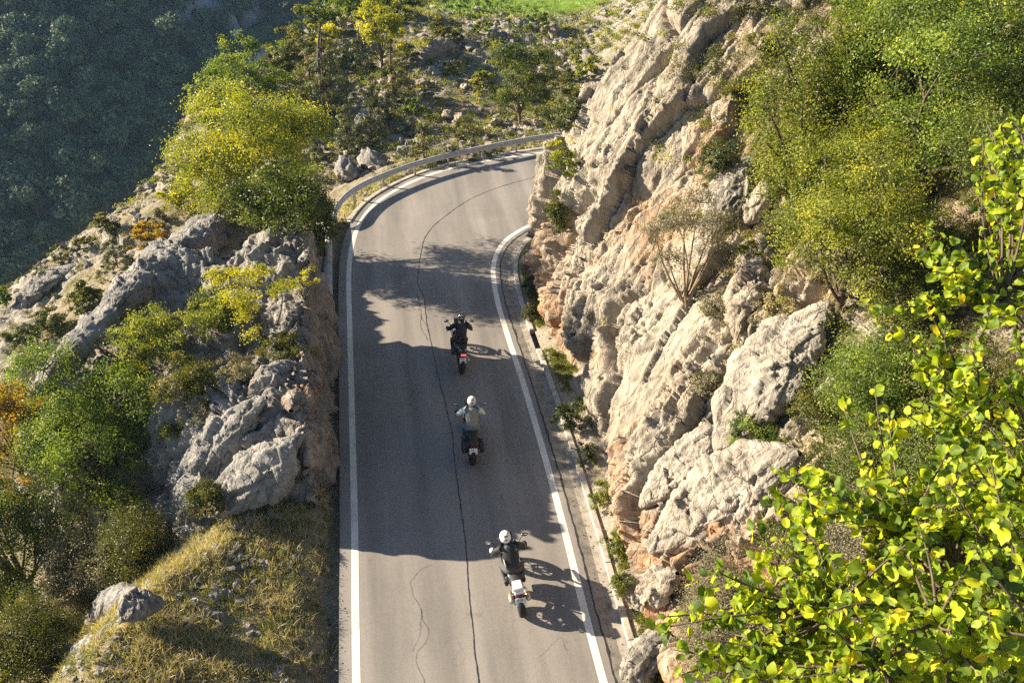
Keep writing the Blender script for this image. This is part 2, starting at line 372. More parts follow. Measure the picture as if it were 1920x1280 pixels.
# gutter and kerb on the cliff side
ribbon('gutter', IC, .318, .62, 0.001, M_GUT, 'structure', zb=-.05)
ribbon('gutter', IC, .618, .86, -.05, M_GUT, 'structure', zb=.0)
def kerb(name, path, a, b, h, mat, seg=1.0, gap=.012, skip=()):
    s = np.r_[0, np.cumsum(np.linalg.norm(np.diff(path, axis=0), axis=1))]; bm = bmesh.new(); k = 0
    A, B = offset(path, a), offset(path, b)
    def pt(P, u): return (np.interp(u, s, P[:, 0]), np.interp(u, s, P[:, 1]))
    u = 0.0
    while u + seg < s[-1]:
        k += 1
        y = pt(A, u)[1]
        if not any(l < y < h_ for l, h_ in skip):
            dz = random.uniform(-.012, .012); hh = h + dz; st = np.linspace(u + gap / 2, u + seg - gap / 2, 4)
            rings = []
            for q in st:
                pa, pb = pt(A, q), pt(B, q); e = .015
                ma = tuple(pa[i] + (pb[i] - pa[i]) * .12 for i in (0, 1)); mb = tuple(pa[i] + (pb[i] - pa[i]) * .88 for i in (0, 1))
                rings.append([bm.verts.new((*pa, -.12)), bm.verts.new((*pa, hh - e)), bm.verts.new((*ma, hh)), bm.verts.new((*mb, hh)), bm.verts.new((*pb, hh - e)), bm.verts.new((*pb, -.12))])
            for r0, r1 in zip(rings[:-1], rings[1:]):
                for i in range(5): bm.faces.new((r0[i], r0[i + 1], r1[i + 1], r1[i]))
            bm.faces.new(rings[0][::-1]); bm.faces.new(rings[-1])
        u += seg
    me = bpy.data.meshes.new(name); bm.normal_update(); bm.to_mesh(me); bm.free(); o = link(name, me, mat); o['kind'] = 'structure'; return o
kerb('kerb', IC, .86, 1.05, .10, M_CONC, 1.3, .02, skip=((26.6, 27.4), (15.5, 16.4)))
okeep = offset(OC, -.42); okeep = okeep[(okeep[:, 1] > 38.5)]
kerb('concrete_edging', okeep, -.24, 0, .05, M_CONC, 1.6, .01)

# ------------------------------------------------------------------ terrain
def inside_sd(Q, poly):
    """distance to the outer road edge; positive outside the road side"""
    best = np.full(len(Q), 9e9)
    for a, b in zip(poly[:-1], poly[1:]):
        ab = b - a; tt = np.clip(((Q - a) @ ab) / (ab @ ab), 0, 1); d = ((Q - a - tt[:, None] * ab) ** 2).sum(-1); best = np.minimum(best, d)
    x, y = Q[:, 0], Q[:, 1]; pg = np.vstack([poly, [(80, 46.4), (80, -40), (poly[0][0], -40)]]); ins = np.zeros(len(Q), bool); j = len(pg) - 1
    for i in range(len(pg)):
        xi, yi = pg[i]; xj, yj = pg[j]
        if yi != yj: ins ^= ((yi > y) != (yj > y)) & (x < (xj - xi) * (y - yi) / (yj - yi) + xi)
        j = i
    return np.where(ins, -1, 1) * np.sqrt(best)
EP = offset(resamp(OC, 90), -0.60)
TP = [(-2.1, y, 0.0) for y in (0, 4, 8, 12, 15, 18, 21, 24, 27, 30, 33, 36)]
TP += [tuple(p) + (0.0,) for p in EP[EP[:, 1] > 38][::3] if p[0] < 30]
def pp(*a):
    for px, py, Y in a: TP.append(tuple(at(px, py, Y)))
TP += [(-3.2, 14, .32), (-3.3, 16, .35), (-4.0, 13.2, .6), (-3.3, 12, .35), (-3.2, 10, .4), (-5, 9, .7), (-7.5, 10, -.6), (-3, 15.5, .42), (-3, 18, .35), (-2.7, 13, .3)]
pp((560, 985, 18.6), (500, 1100, 16.0), (400, 1200, 14.5), (540, 1240, 14.1), (430, 1015, 18.3), (300, 1085, 17.1), (185, 1200, 15.5), (100, 1285, 14.3))
TP += [(-9, 20.5, -2.6), (-11, 16, -4), (-13, 22, -4.5), (-16, 16, -7), (-8, 23, -2.2), (-20, 10, -10), (-12, 9, -4), (-22, 20, -10), (-30, 12, -16)]
TP += [(-5, 21.5, -.2), (-3, 24, .2), (-5, 25, .8), (-5, 28, 1.2), (-8, 26.5, -.2), (-11, 26.5, -2.4), (-2.8, 29.8, .2), (-14, 26, -4)]
TP += [(-4.6, 35, 2.3), (-3.3, 33, .3), (-6.3, 33.6, 1.9), (-4.8, 31.2, .8), (-7.2, 31.9, 1.6), (-3.4, 37.5, .2), (-9, 34, 1.2), (-3.0, 39.2, -.6), (-7, 37.5, 1.6), (-3.5, 41.5, -1.4)]
pp((60, 600, 33.5), (0, 650, 31), (60, 520, 37), (250, 440, 36.5), (180, 520, 34), (20, 560, 36), (320, 370, 38.5))
pp((1030, 250, 48.6), (900, 275, 47.2), (800, 300, 45.6), (700, 340, 44))
pp((1080, 190, 55), (950, 205, 54), (800, 235, 52), (700, 275, 49.5), (630, 320, 47.5))
pp((1080, 110, 61.5), (950, 110, 61), (800, 130, 59.5), (720, 180, 56), (640, 240, 53), (560, 280, 50))
pp((1080, 35, 70), (950, 38, 69), (800, 50, 67), (720, 90, 64), (640, 150, 60), (520, 210, 55), (440, 260, 52), (1040, 5, 82), (900, 5, 80), (1100, -30, 95), (800, 10, 76))
SIL = [(700, -20, 82), (620, 15, 76), (560, 80, 69), (480, 130, 63.5), (370, 195, 57), (330, 290, 51), (240, 390, 46), (130, 465, 42.5), (0, 560, 38.5), (-120, 650, 35)]
for s in SIL:
    p = at(*s); TP.append(tuple(p)); TP.append((p.x - 7, p.y + 6, p.z - 8)); TP.append((p.x - 20, p.y + 15, p.z - 22))
TP += [(20, 56, 4), (40, 60, 7), (30, 80, 6), (50, 100, 8), (10, 110, -2), (60, 55, 9), (-20, 110, -16), (-50, 60, -34), (-45, 25, -26), (-60, 90, -45), (-40, 5, -22)]
TZ = rbf(TP)
def dens(segs):
    out = []
    for a, b, s in segs: out.append(np.arange(a, b, s))
    return np.concatenate(out + [[segs[-1][1]]])
gx = dens([(-60, -24, .5), (-24, -14, .16), (-14, -1.6, .065), (-1.6, 14, .11), (14, 60, .6)])
gy = dens([(-6, 11, .5), (11, 24, .065), (24, 46, .09), (46, 72, .13), (72, 115, .4)])
GX, GY = np.meshgrid(gx, gy, indexing='ij'); Q = np.stack([GX.ravel(), GY.ravel()], -1)
Z = TZ(Q); sd = inside_sd(Q, EP)
sil = np.array([tuple(at(*q))[:2] for q in SIL]); sil = np.vstack([sil, sil[-1] + (sil[-1] - sil[-2]) * 6])
def line_sd(Qq, poly):
    best = np.full(len(Qq), 9e9); sg = np.ones(len(Qq))
    for a, b in zip(poly[:-1], poly[1:]):
        ab = b - a; tt = np.clip(((Qq - a) @ ab) / (ab @ ab), 0, 1); d = ((Qq - a - tt[:, None] * ab) ** 2).sum(-1); cr = ab[0] * (Qq[:, 1] - a[1]) - ab[1] * (Qq[:, 0] - a[0])
        nb = d < best; best = np.where(nb, d, best); sg = np.where(nb, np.sign(cr), sg)
    return np.sqrt(best) * sg
nb_ = (Q[:, 1] < 19.3) & (sd > 0); Z = np.where(nb_, np.minimum(Z, .06 + .26 * sd), Z)
so = line_sd(Q, sil)                      # travel is toward the viewer: the valley lies on the right hand
drop_ = np.clip(-so - .6, 0, None); Z = Z - 1.5 * drop_ ** 1.02
P3 = np.c_[Q, Z]
rough = .10 * fbm(P3 * .9, 4, 3) + .05 * fbm(P3 * 4, 4, 9)
scree = np.clip((Q[:, 1] - 44) / 6, 0, 1)
rk, _ = facet(P3 @ rotm((.4, .3, .5)) / np.array([.8, .8, 1.3]), 61); rk2, _ = facet(P3 / .32, 65)
big = np.clip(fbm(P3 * .22, 3, 21) * 2.6 + .6, 0, 1) * scree
leftrock = np.clip((-8.5 - Q[:, 0]) / 2, 0, 1) * np.clip((Q[:, 1] - 28) / 2, 0, 1) * (1 - scree)
rocky = np.clip(big + leftrock * np.clip(fbm(P3 * .5, 3, 22) * 2 + .5, 0, 1), 0, 1)
Z = Z + (rough + rocky * (.38 * rk + .16 * rk2)) * np.clip(sd / 1.0, 0, 1)
Z = np.where(sd < 0, -0.2, np.where(sd < .5, -0.2 + (Z + .2) * np.clip(sd / .5, 0, 1), Z))
mea = (1 - rocky); field = np.clip((Q[:, 1] - 69) / 4 , 0, 1) * np.clip((Q[:, 0] - 1) / 6, 0, 1)
def ground_mat():
    m, t, out = newmat('dry_hillside'); v = coords(t)
    a = noise(t, v, .9, 6, .65, .5); b = noise(t, v, 7, 5, .7); c3 = noise(t, v, 24, 4, .8)
    soil = ramp(t, mth(t, 'ADD', mth(t, 'MULTIPLY', a, .5), mth(t, 'MULTIPLY', b, .5)), [(.34, (.14, .11, .07)), (.46, (.26, .215, .145)), (.56, (.36, .31, .23)), (.68, (.28, .27, .13))])
    red = ramp(t, noise(t, v, .28, 4, .6, .6), [(.58, 0.0), (.70, .35)]); soil = mixc(t, red, soil, (.34, .18, .10))
    green = ramp(t, noise(t, v, .5, 4, .6), [(.5, 0.0), (.62, .6)]); soil = mixc(t, green, soil, (.13, .14, .045))
    rockc = ramp(t, b, [(.32, (.19, .18, .165)), (.5, (.36, .34, .31)), (.68, (.48, .455, .41))])
    rf = mth(t, 'MULTIPLY', attr(t, 'rocky'), ramp(t, b, [(.35, .35), (.6, 1.0)]), True)
    col = mixc(t, rf, soil, rockc)
    col = mixc(t, attr(t, 'field'), col, ramp(t, b, [(.35, (.10, .17, .03)), (.62, (.20, .30, .05))]))
    col = mixc(t, 1.0, col, ramp(t, c3, [(.3, .6), (.55, 1.0), (.7, 1.2)]), 'MULTIPLY')
    bsdf(t, out, col, .95, .1, mth(t, 'ADD', b, mth(t, 'MULTIPLY', c3, .5)), .10, .8); return m
M_GROUND = ground_mat()
ter = link('ground', mesh_np('ground', np.c_[Q, Z], grid_faces(len(gx), len(gy)), True, {'rocky': ('POINT', rocky), 'field': ('POINT', field)}), M_GROUND); ter['kind'] = 'structure'

# ------------------------------------------------------------------ right cliff: stations along its foot, each with a profile up the slope
def station(b, t, prof): return (np.array(b, float), np.array(t, float), np.array(prof, float))
ST = [
 station((6.6, 2), (24, 0), [(0, -.4), (.5, 1.2), (1.5, 2.6), (3.2, 4.0), (5, 5.2), (8, 7.6), (14, 11), (24, 16)]),
 station((5.75, 10), (24, 8), [(0, -.4), (.5, .9), (1.5, 2.2), (3.2, 3.4), (5, 4.6), (8, 7.2), (14, 11), (24, 16)]),
 station((5.75, 15), (25, 14), [(0, -.4), (.35, 1.3), (1.1, 2.3), (2.4, 3.2), (4.3, 4.6), (7, 7.0), (12, 10.5), (24, 16)]),
 station((5.95, 19), (26, 18), [(0, -.4), (.4, 1.5), (1.1, 2.7), (2.2, 3.7), (4.0, 5.1), (6.5, 7.2), (11, 10.5), (24, 16)]),
 station((6.15, 23.5), (27, 22), [(0, -.4), (.3, 1.6), (1.0, 3.1), (2.2, 4.3), (3.8, 5.8), (6, 7.8), (10.5, 11), (24, 16)]),
 station((5.95, 28), (28, 25), [(0, -.4), (.25, 2.0), (.9, 4.0), (1.9, 5.6), (3.3, 7.2), (5.6, 9.4), (10, 12), (24, 17)]),
 station((5.95, 31.5), (29, 27), [(0, -.4), (.25, 2.2), (.8, 4.4), (1.7, 6.4), (3.0, 8.4), (5.3, 10.6), (9.5, 13), (24, 17)]),
 station((6.25, 33.8), (30, 28.5), [(0, -.4), (.25, 2.2), (.75, 4.4), (1.6, 6.6), (2.9, 8.9), (5.2, 11.2), (9.5, 13.5), (24, 17)]),
 station((6.9, 35.1), (31, 29.3), [(0, -.4), (.25, 2.2), (.75, 4.4), (1.6, 6.6), (2.9, 8.9), (5.2, 11.2), (9.5, 13.5), (24, 17)]),
 station((8.2, 36.2), (32, 30), [(0, -.4), (.3, 2.2), (.9, 4.4), (1.7, 6.6), (3.0, 8.9), (5.2, 11.2), (9.5, 13.5), (24, 17)]),
 station((11, 37.1), (34, 31), [(0, -.4), (.5, 2.2), (1.2, 4.4), (2.2, 6.4), (3.6, 8.6), (5.8, 10.8), (9.5, 13), (23, 17)]),
 station((18, 38), (40, 32), [(0, -.4), (.8, 2.2), (1.8, 4.4), (3, 6.4), (4.6, 8.6), (7, 10.8), (11, 13), (22, 17)]),
 station((30, 38.5), (48, 33), [(0, -.4), (.8, 2.2), (1.8, 4.4), (3, 6.4), (4.6, 8.6), (7, 10.8), (11, 13), (19, 17)])]
def loft(ST, nu, nv, su=None):
    rows = []
    for b, t, pr in ST:
        d = (t - b) / np.linalg.norm(t - b)
        s = np.r_[0, np.cumsum(np.linalg.norm(np.diff(pr, axis=0), axis=1))]; u = np.linspace(0, 1, nv) ** 1.25 * s[-1]
        # smooth the profile a little
        r = np.interp(u, s, pr[:, 0]); z = np.interp(u, s, pr[:, 1])
        rows.append(np.c_[b[0] + d[0] * r, b[1] + d[1] * r, z])
    A = np.array(rows)                                                    # (k, nv, 3)
    cs = np.r_[0, np.cumsum([np.linalg.norm(A[i + 1, nv // 4] - A[i, nv // 4]) for i in range(len(A) - 1)])]
    P = np.vstack([2 * A[:1] - A[1:2], A, 2 * A[-1:] - A[-2:-1]]); out = []
    U = np.linspace(0, cs[-1], nu) if su is None else su(cs[-1])
    for u in U:
        i = min(len(A) - 2, max(0, int(np.searchsorted(cs, u, 'right') - 1))); tt = (u - cs[i]) / (cs[i + 1] - cs[i])
        a, b, c, d = P[i:i + 4]
        out.append(0.5 * (2 * b + (c - a) * tt + (2 * a - 5 * b + 4 * c - d) * tt ** 2 + (3 * b - a - 3 * c + d) * tt ** 3))
    return np.array(out)
def su_r(L): return np.concatenate([np.linspace(0, 9, 60, endpoint=False), np.linspace(9, 38, 600, endpoint=False), np.linspace(38, L, 90)])
G = loft(ST, 0, 560, su_r)
n_, m_, _ = G.shape
# soften the crease lines of the profile
for _ in range(6): G[:, 1:-1] = .5 * G[:, 1:-1] + .25 * (G[:, :-2] + G[:, 2:])
Nn = grid_normals(G)
if Nn[n_ // 3, m_ // 3, 0] > 0: Nn = -Nn
Pf = G.reshape(-1, 3); Nf = Nn.reshape(-1, 3)
edge = np.clip(G[:, :, 2].ravel() / 1.0, .12, 1)
smoothz = np.clip((Pf[:, 1] - 24) / 6, 0, 1) * np.clip((Pf[:, 2] - 4.2) / 1.6, 0, 1)         # pale smoother slab high on the bend
up_ = np.array([.62, .22, .75]); up_ /= np.linalg.norm(up_); c2_ = np.cross(up_, [1, 0, -.4]); c2_ /= np.linalg.norm(c2_); MC = np.stack([np.cross(c2_, up_), c2_, up_], 1)
QC = Pf @ MC; QC = QC + .30 * np.stack([fbm(Pf * .7 + 5 * k, 3, 141 + k) for k in range(3)], -1)
L1, E1 = facet(QC / np.array([2.6, 2.1, 6.5]), 101); L2, E2 = facet(QC / np.array([1.0, .8, 2.6]), 111); L3, E3 = facet(QC / np.array([.42, .34, .95]), 121); L4, E4 = facet(QC / np.array([.17, .15, .34]), 131)
broken = np.clip(fbm(QC / np.array([2.2, 1.6, 5.5]), 3, 190) * 3.2 + .70, 0, 1)
broken = np.clip(broken + .8 * np.exp(-((Pf[:, 1] - 30.5) / 2.2) ** 2) * (Pf[:, 2] < 7), 0, 1) * (1 - .75 * smoothz)
D = .75 * L1 + .34 * L2 * (.35 + .65 * broken) + .30 * L3 * (.10 + .90 * broken) + .14 * L4 * (.10 + .90 * broken) - .30 * np.exp(-(E1 / .030) ** 2) - .10 * np.exp(-(E2 / .03) ** 2)
D = D + .35 * fbm(Pf * .28, 3, 150) + .34 * strata(Pf, (.25, 1, -.3), 3.1, 160, .9) + .10 * (.4 + broken) * strata(Pf, (-.1, 1, -.4), .55, 166, .6) + .045 * fbm(QC / np.array([.25, .12, .9]), 4, 167)
fiss = np.exp(-((Pf[:, 1] + .10 * Pf[:, 2] - 29.4 - .35 * fbm(Pf * .6, 3, 181)) / .38) ** 2) * np.clip((6.2 - Pf[:, 2]) / 1.5, 0, 1)
fiss += .7 * np.exp(-((Pf[:, 1] + .25 * Pf[:, 2] - 25.2 - .5 * fbm(Pf * .6, 3, 182)) / .25) ** 2) * np.clip((5.2 - Pf[:, 2]) / 1.5, 0, 1)
D = D - .9 * fiss - .28 * np.clip((Pf[:, 1] - 30) / 3, 0, 1) * (Pf[:, 0] < 14)
D2, e2 = facet(Pf @ rotm((.2, .4, .1)) / np.array([.55, .55, 1.0]), 171)
D = D + .08 * D2 * broken
Pd = Pf + Nf * (D * edge)[:, None] + np.array([0, 0, 1]) * 0
Gd = Pd.reshape(n_, m_, 3); Nd = grid_normals(Gd)
if Nd[n_ // 3, m_ // 3, 0] > 0: Nd = -Nd
nz = Nd[:, :, 2].ravel()
rustf = np.clip(fbm(Pf * .35, 3, 200) * 1.8 + .45 * np.clip(1.6 - Pf[:, 2] * .3, 0, 1) - .02, 0, 1) * (1 - .65 * smoothz)
soilf = np.clip((nz - .70) * 5, 0, 1) * np.clip((Pf[:, 0] - 8.5) / 2.5, 0, 1)
soilf = np.maximum(soilf, np.clip((Pf[:, 0] - 12.5) / 2, 0, 1) * np.clip(fbm(Pf * .6, 3, 220) + .7, 0, 1))
F = grid_faces(n_, m_)
cliff = link('rock_cliff', mesh_np('rock_cliff', Pd, F, True, {'rust': ('POINT', rustf), 'soil': ('POINT', soilf)}), MROCK)
tag(cliff, 'tall pale limestone cliff with ochre stains rising on the inside of the bend', 'cliff')

# strip of soil and stone dust between kerb and cliff foot
vg = offset(resamp(IC, 700), 1.06); vg2 = offset(resamp(IC, 700), 2.0)
nr = 10; VV = np.concatenate([np.c_[vg * (1 - f) + vg2 * f, np.full(len(vg), .02 + .22 * f ** 1.4)] for f in np.linspace(0, 1, nr)])
VV[:, 2] += (.045 * fbm(VV * 3, 4, 5) + .03) * np.clip(np.repeat(np.linspace(0, 1, nr), len(vg)) * 3, 0, 1)
verge = link('gravel_verge', mesh_np('gravel_verge', VV, grid_faces(nr, len(vg)), True), plain('stone_dust', (.30, .255, .20), .95, vary=.45, vs=12, bump=.03)); verge['kind'] = 'structure'

# ------------------------------------------------------------------ left outcrop
AP = []
def ap(*a):
    for px, py, Y in a: AP.append(tuple(at(px, py, Y)))
ap((602, 800, 19.5), (608, 720, 21.0), (606, 640, 22.9), (600, 560, 25.4), (590, 480, 27.3), (575, 425, 28.6))
ap((560, 800, 20.6), (500, 820, 20.7), (430, 850, 20.8), (350, 880, 20.6), (560, 745, 21.2), (470, 770, 21.6), (400, 800, 21.6))
AP += [(-2.6, 19.5, .3), (-3.6, 19.3, .1), (-4.8, 19.3, -.2), (-6, 19.8, -.9), (-7.2, 21, -1.2), (-7.6, 22.6, -1.0)]
ap((540, 680, 22.9), (480, 680, 23.6), (400, 700, 23.9), (520, 600, 25.1), (440, 600, 26.2), (350, 640, 25.6), (280, 700, 24.8), (300, 760, 23.2), (540, 540, 26.5), (400, 540, 27.6), (340, 570, 27.2))
ap((250, 640, 26.2), (200, 700, 25.3), (130, 760, 24.6))
ap((60, 745, 25.6), (95, 690, 26.2), (130, 625, 27.1), (165, 590, 27.6), (200, 560, 28.1), (260, 485, 29.0), (330, 450, 29.7), (400, 385, 30.6), (440, 372, 31), (500, 400, 30.0), (540, 415, 29.3))
ap((120, 720, 25.8), (170, 660, 26.7), (220, 600, 27.6), (280, 555, 28.1), (350, 520, 28.5), (420, 470, 29.2), (480, 440, 29.5), (330, 490, 29.1), (250, 540, 28.3))
for x, y, z in [tuple(at(60, 745, 25.6)), tuple(at(130, 625, 27.1)), tuple(at(200, 560, 28.1)), tuple(at(330, 450, 29.7)), tuple(at(440, 372, 31))]:
    AP.append((x - .9, y + 1.6, z - 2.6)); AP.append((x - 1.8, y + 3.2, z - 5.0))
AP += [(-3, 31.0, 0), (-2.6, 32.3, -.8), (-5, 32.6, .2), (-12, 24.5, -2.4), (-9.5, 23.4, -2.4)]
AZ = rbf(AP)
ax = np.concatenate([np.arange(-14, -3.1, .045), np.linspace(-3.1, -2.55, 20, endpoint=False), np.linspace(-2.55, -2.12, 90)])
ay = np.arange(18.4, 33.6, .045)
AX, AY = np.meshgrid(ax, ay, indexing='ij'); QA = np.stack([AX.ravel(), AY.ravel()], -1); za = AZ(QA)
wob = .16 * fbm(np.c_[QA[:, 1] * .7, QA[:, 1] * 0, QA[:, 1] * 0], 3, 5)
face = np.clip((-2.30 + wob - QA[:, 0]) / .26, 0, 1) ** .8            # the cut face beside the road
top_y = np.clip((29.3 + (-2.2 - QA[:, 0]) * .22 - QA[:, 1]) / .9, 0, 1) ** .7                   # its far end
nearend = np.clip((QA[:, 1] - 19.1) / .8, 0, 1) ** .75
za = -.6 + (za + .6) * face * top_y * np.where(QA[:, 0] > -6.0, nearend, 1)
# the arching slab overhangs the hollow: carve a scoop below its lower edge
sc = np.exp(-(((QA[:, 0] + 6.8) / 1.6) ** 2 + ((QA[:, 1] - 27.5) / .9) ** 2)); za = za - 1.2 * sc
GA = np.c_[QA, za].reshape(len(ax), len(ay), 3)
for _ in range(3): GA[1:-1, 1:-1, 2] = .5 * GA[1:-1, 1:-1, 2] + .125 * (GA[:-2, 1:-1, 2] + GA[2:, 1:-1, 2] + GA[1:-1, :-2, 2] + GA[1:-1, 2:, 2])
NA = grid_normals(GA)
if NA[len(ax) // 2, len(ay) // 2, 2] < 0: NA = -NA
PA = GA.reshape(-1, 3); NF = NA.reshape(-1, 3)
slab = np.clip((PA[:, 1] - (27.0 + (PA[:, 0] + 9) * .38)) / .6, 0, 1) * np.clip((-4.2 - PA[:, 0]) / 1.5, 0, 1)
DA = rock_disp(PA, .40, 1.7, 301, (.2, -.6, .5), (1, 1, 2.8))
cal, _ = facet(PA @ rotm((0, -.5, .2)) / np.array([.22, .22, 1.6]), 340)
DA = DA * (1 - .55 * slab) + .10 * cal * (0.35 + slab) + .18 * fbm(PA * .5, 3, 311)
PB = PA + NF * DA[:, None]
GB = PB.reshape(len(ax), len(ay), 3); NB = grid_normals(GB)
if NB[len(ax) // 2, len(ay) // 2, 2] < 0: NB = -NB
rusta = np.clip((PA[:, 0] + 3.5) / .9, 0, 1) * .5 + .25 * np.clip(fbm(PA * .6, 3, 222), 0, 1)
hollow = np.clip(1 - slab * 2, 0, 1) * np.clip((PA[:, 1] - 22.3) / .6, 0, 1) * np.clip((-3.6 - PA[:, 0]) / .8, 0, 1)
soila = np.clip((NB[:, :, 2].ravel() - .62) * 4, 0, 1) * hollow
outc = link('rock_outcrop', mesh_np('rock_outcrop', PB, grid_faces(len(ax), len(ay)), True, {'rust': ('POINT', rusta), 'soil': ('POINT', soila)}), MROCKL)
tag(outc, 'arching grey limestone outcrop with a rusty cut face on the left of the straight road', 'rock')

# ------------------------------------------------------------------ far hillside in shade
hx = np.arange(-260, 181, 2.2); hy = np.arange(85, 420, 2.2)
HX, HY = np.meshgrid(hx, hy, indexing='ij'); QH = np.stack([HX.ravel(), HY.ravel()], -1)
dist = (QH - np.array([-60, 120])) @ np.array([-.42, .907])
hz = -78 + np.maximum(dist, -6) * .60
hz = np.minimum(hz, 6 + .02 * dist)
PH = np.c_[QH, hz]
hz = hz + 9 * fbm(PH * .012, 4, 400) * np.clip(dist / 60, .3, 1) + 3.2 * fbm(PH * .05, 4, 410)
_d = ray(455, 20); _t = 60.0                       # where the pale crag shows above the ridge
while CAMH + _d.z * _t > -78 + max(((_d.x * _t + 60) * -.42 + (_d.y * _t - 120) * .907), -6) * .60 and _t < 600: _t += .5
CRAG = (_d.x * _t, _d.y * _t); print('crag', CRAG)
cl = np.clip(fbm(PH * .018 + 3, 3, 420) * 3 - .5, 0, 1) + np.clip(1.25 - ((QH[:, 0] - CRAG[0]) / 24) ** 2 - ((QH[:, 1] - CRAG[1] - 8) / 22) ** 2, 0, 1) * 2.2
cl = np.clip(cl, 0, 1)
fk, _ = facet(PH / np.array([9, 9, 16.]), 430); hz = hz + cl * 5 * fk
hill = link('hills', mesh_np('hills', np.c_[QH, hz], grid_faces(len(hx), len(hy)), True, {'cliffy': ('POINT', cl)}), None); hill['kind'] = 'structure'
def hill_mat():
    m, t, out = newmat('forested_slope'); v = coords(t); a = noise(t, v, .08, 6, .65, .4); b = noise(t, v, .5, 6, .75)
    c = ramp(t, b, [(.35, (.03, .045, .028)), (.55, (.065, .075, .045)), (.68, (.12, .115, .085))])
    rk = ramp(t, noise(t, coords(t, (1, 1, .3)), .35, 6, .7), [(.32, (.20, .21, .23)), (.6, (.48, .49, .50))])
    col = mixc(t, mth(t, 'MULTIPLY', attr(t, 'cliffy'), ramp(t, b, [(.30, .3), (.44, 1.0)]), True), c, rk); bsdf(t, out, col, .95, .05, b, 1.2, .8); return m
hill.data.materials.append(hill_mat())

# ------------------------------------------------------------------ finding the ground under a point of view
bpy.context.view_layer.update()
DG = bpy.context.evaluated_depsgraph_get()
SURF = {}
def add_surface(o): SURF[o.name] = (BVHTree.FromObject(o, DG), o.matrix_world.copy())
for o in (ter, cliff, outc, verge): SURF[o.name] = (BVHTree.FromObject(o, DG), None)
def hit(px, py, only=None):
    d = ray(px, py).normalized(); best = None
    for k, (b, _) in SURF.items():
        if only and k not in only: continue
        h = b.ray_cast(CAM, d, 400)
        if h[0] is not None and (best is None or h[3] < best[1]): best = (h[0], h[3], h[1])
    return (best[0], best[2]) if best else (None, None)
def drop(x, y, ztop=40):
    best = None
    for k, (b, _) in SURF.items():
        h = b.ray_cast(Vector((x, y, ztop)), Vector((0, 0, -1)), 300)
        if h[0] is not None and (best is None or h[0].z > best[0].z): best = (h[0], h[1])
    return best if best else (Vector((x, y, 0)), Vector((0, 0, 1)))

# ------------------------------------------------------------------ tubes, leaves
def tubes(specs, sides=5):
    """specs: list of (points (k,3), radii (k)); one mesh array"""
    Vs, Fs, o = [], [], 0
    ang = np.linspace(0, 2 * np.pi, sides, endpoint=False)
    for P, r in specs:
        P = np.asarray(P, float); r = np.asarray(r, float); k = len(P)
        T = np.gradient(P, axis=0); T /= np.linalg.norm(T, axis=1, keepdims=True) + 1e-9
        ref = np.where(np.abs(T[:, 2:3]) > .9, np.array([[1., 0, 0]]), np.array([[0, 0, 1.]]))
        A = np.cross(T, ref); A /= np.linalg.norm(A, axis=1, keepdims=True) + 1e-9; B = np.cross(T, A)
        ring = P[:, None] + r[:, None, None] * (np.cos(ang)[None, :, None] * A[:, None] + np.sin(ang)[None, :, None] * B[:, None])
        Vs.append(ring.reshape(-1, 3))
        i, j = np.meshgrid(np.arange(k - 1), np.arange(sides), indexing='ij'); j2 = (j + 1) % sides
        Fs.append(np.stack([o + i * sides + j, o + i * sides + j2, o + (i + 1) * sides + j2, o + (i + 1) * sides + j], -1).reshape(-1, 4)); o += k * sides
    return np.vstack(Vs), np.vstack(Fs)
def leaves_np(C, Nrm, size, rng, asp=.55, fold=.18):
    """diamond-like leaves with a fold; C centres, Nrm normals"""
    n = len(C); r = rng.normal(size=(n, 3)); T = np.cross(Nrm, r); T /= np.linalg.norm(T, axis=1, keepdims=True) + 1e-9
    B = np.cross(Nrm, T); L = (size * rng.uniform(.7, 1.3, n))[:, None] if np.isscalar(size) else size[:, None]
    a = C - T * L * .5; b = C + B * L * asp * .5 + Nrm * L * fold; c = C + T * L * .5; d = C - B * L * asp * .5 + Nrm * L * fold
    V = np.stack([a, b, c, d], 1).reshape(-1, 3); F = np.arange(4 * n).reshape(-1, 4)
    return V, F
def crown_mesh(name, blobs, nclump, nleaf, lsize, crad, rng, up=.5, shell=.5, asp=.6, tint=0.0, zst=.55):
    Cs, Ns, Rn, centers = [], [], [], []
    vol = np.array([b[3] * b[4] * b[5] for b in blobs]) ** .67; pr = vol / vol.sum()
    for k in range(nclump):
        b = blobs[rng.choice(len(blobs), p=pr)]
        v = rng.normal(size=3); v /= np.linalg.norm(v); v[2] = v[2] if v[2] > -.5 else -v[2] * .5
        rr = rng.uniform(shell, 1.0) ** .6
        c = np.array(b[:3]) + v * np.array(b[3:]) * rr; centers.append(c)
        m = max(3, int(nleaf * rng.uniform(.5, 1.5))); cr = crad * rng.uniform(.6, 1.35)
        off = rng.normal(size=(m, 3)) * np.array([cr, cr, cr * zst]) * .6
        Cs.append(c + off); nn = v[None] * .6 + rng.normal(size=3)[None] * .45 + off / cr * .7 + np.array([0, 0, up]) + rng.normal(size=(m, 3)) * .38
        Ns.append(nn / np.linalg.norm(nn, axis=1, keepdims=True))
        base = rng.normal() * .20 + .46 + tint
        Rn.append(np.clip(base + rng.normal(size=m) * .09, 0, 1))
    C = np.vstack(Cs); Nr = np.vstack(Ns); V, F = leaves_np(C, Nr, lsize, rng, asp)
    return mesh_np(name, V, F, False, {'rnd': ('FACE', np.concatenate(Rn))}), centers
def bend(a, b, k, rng, sag=.12):
    a = np.array(a, float); b = np.array(b, float); t = np.linspace(0, 1, k)[:, None]; L = np.linalg.norm(b - a)
    m = rng.normal(size=3) * L * sag
    return a * (1 - t) + b * t + m * (t * (1 - t) * 2)
PLANT_PAL = {}
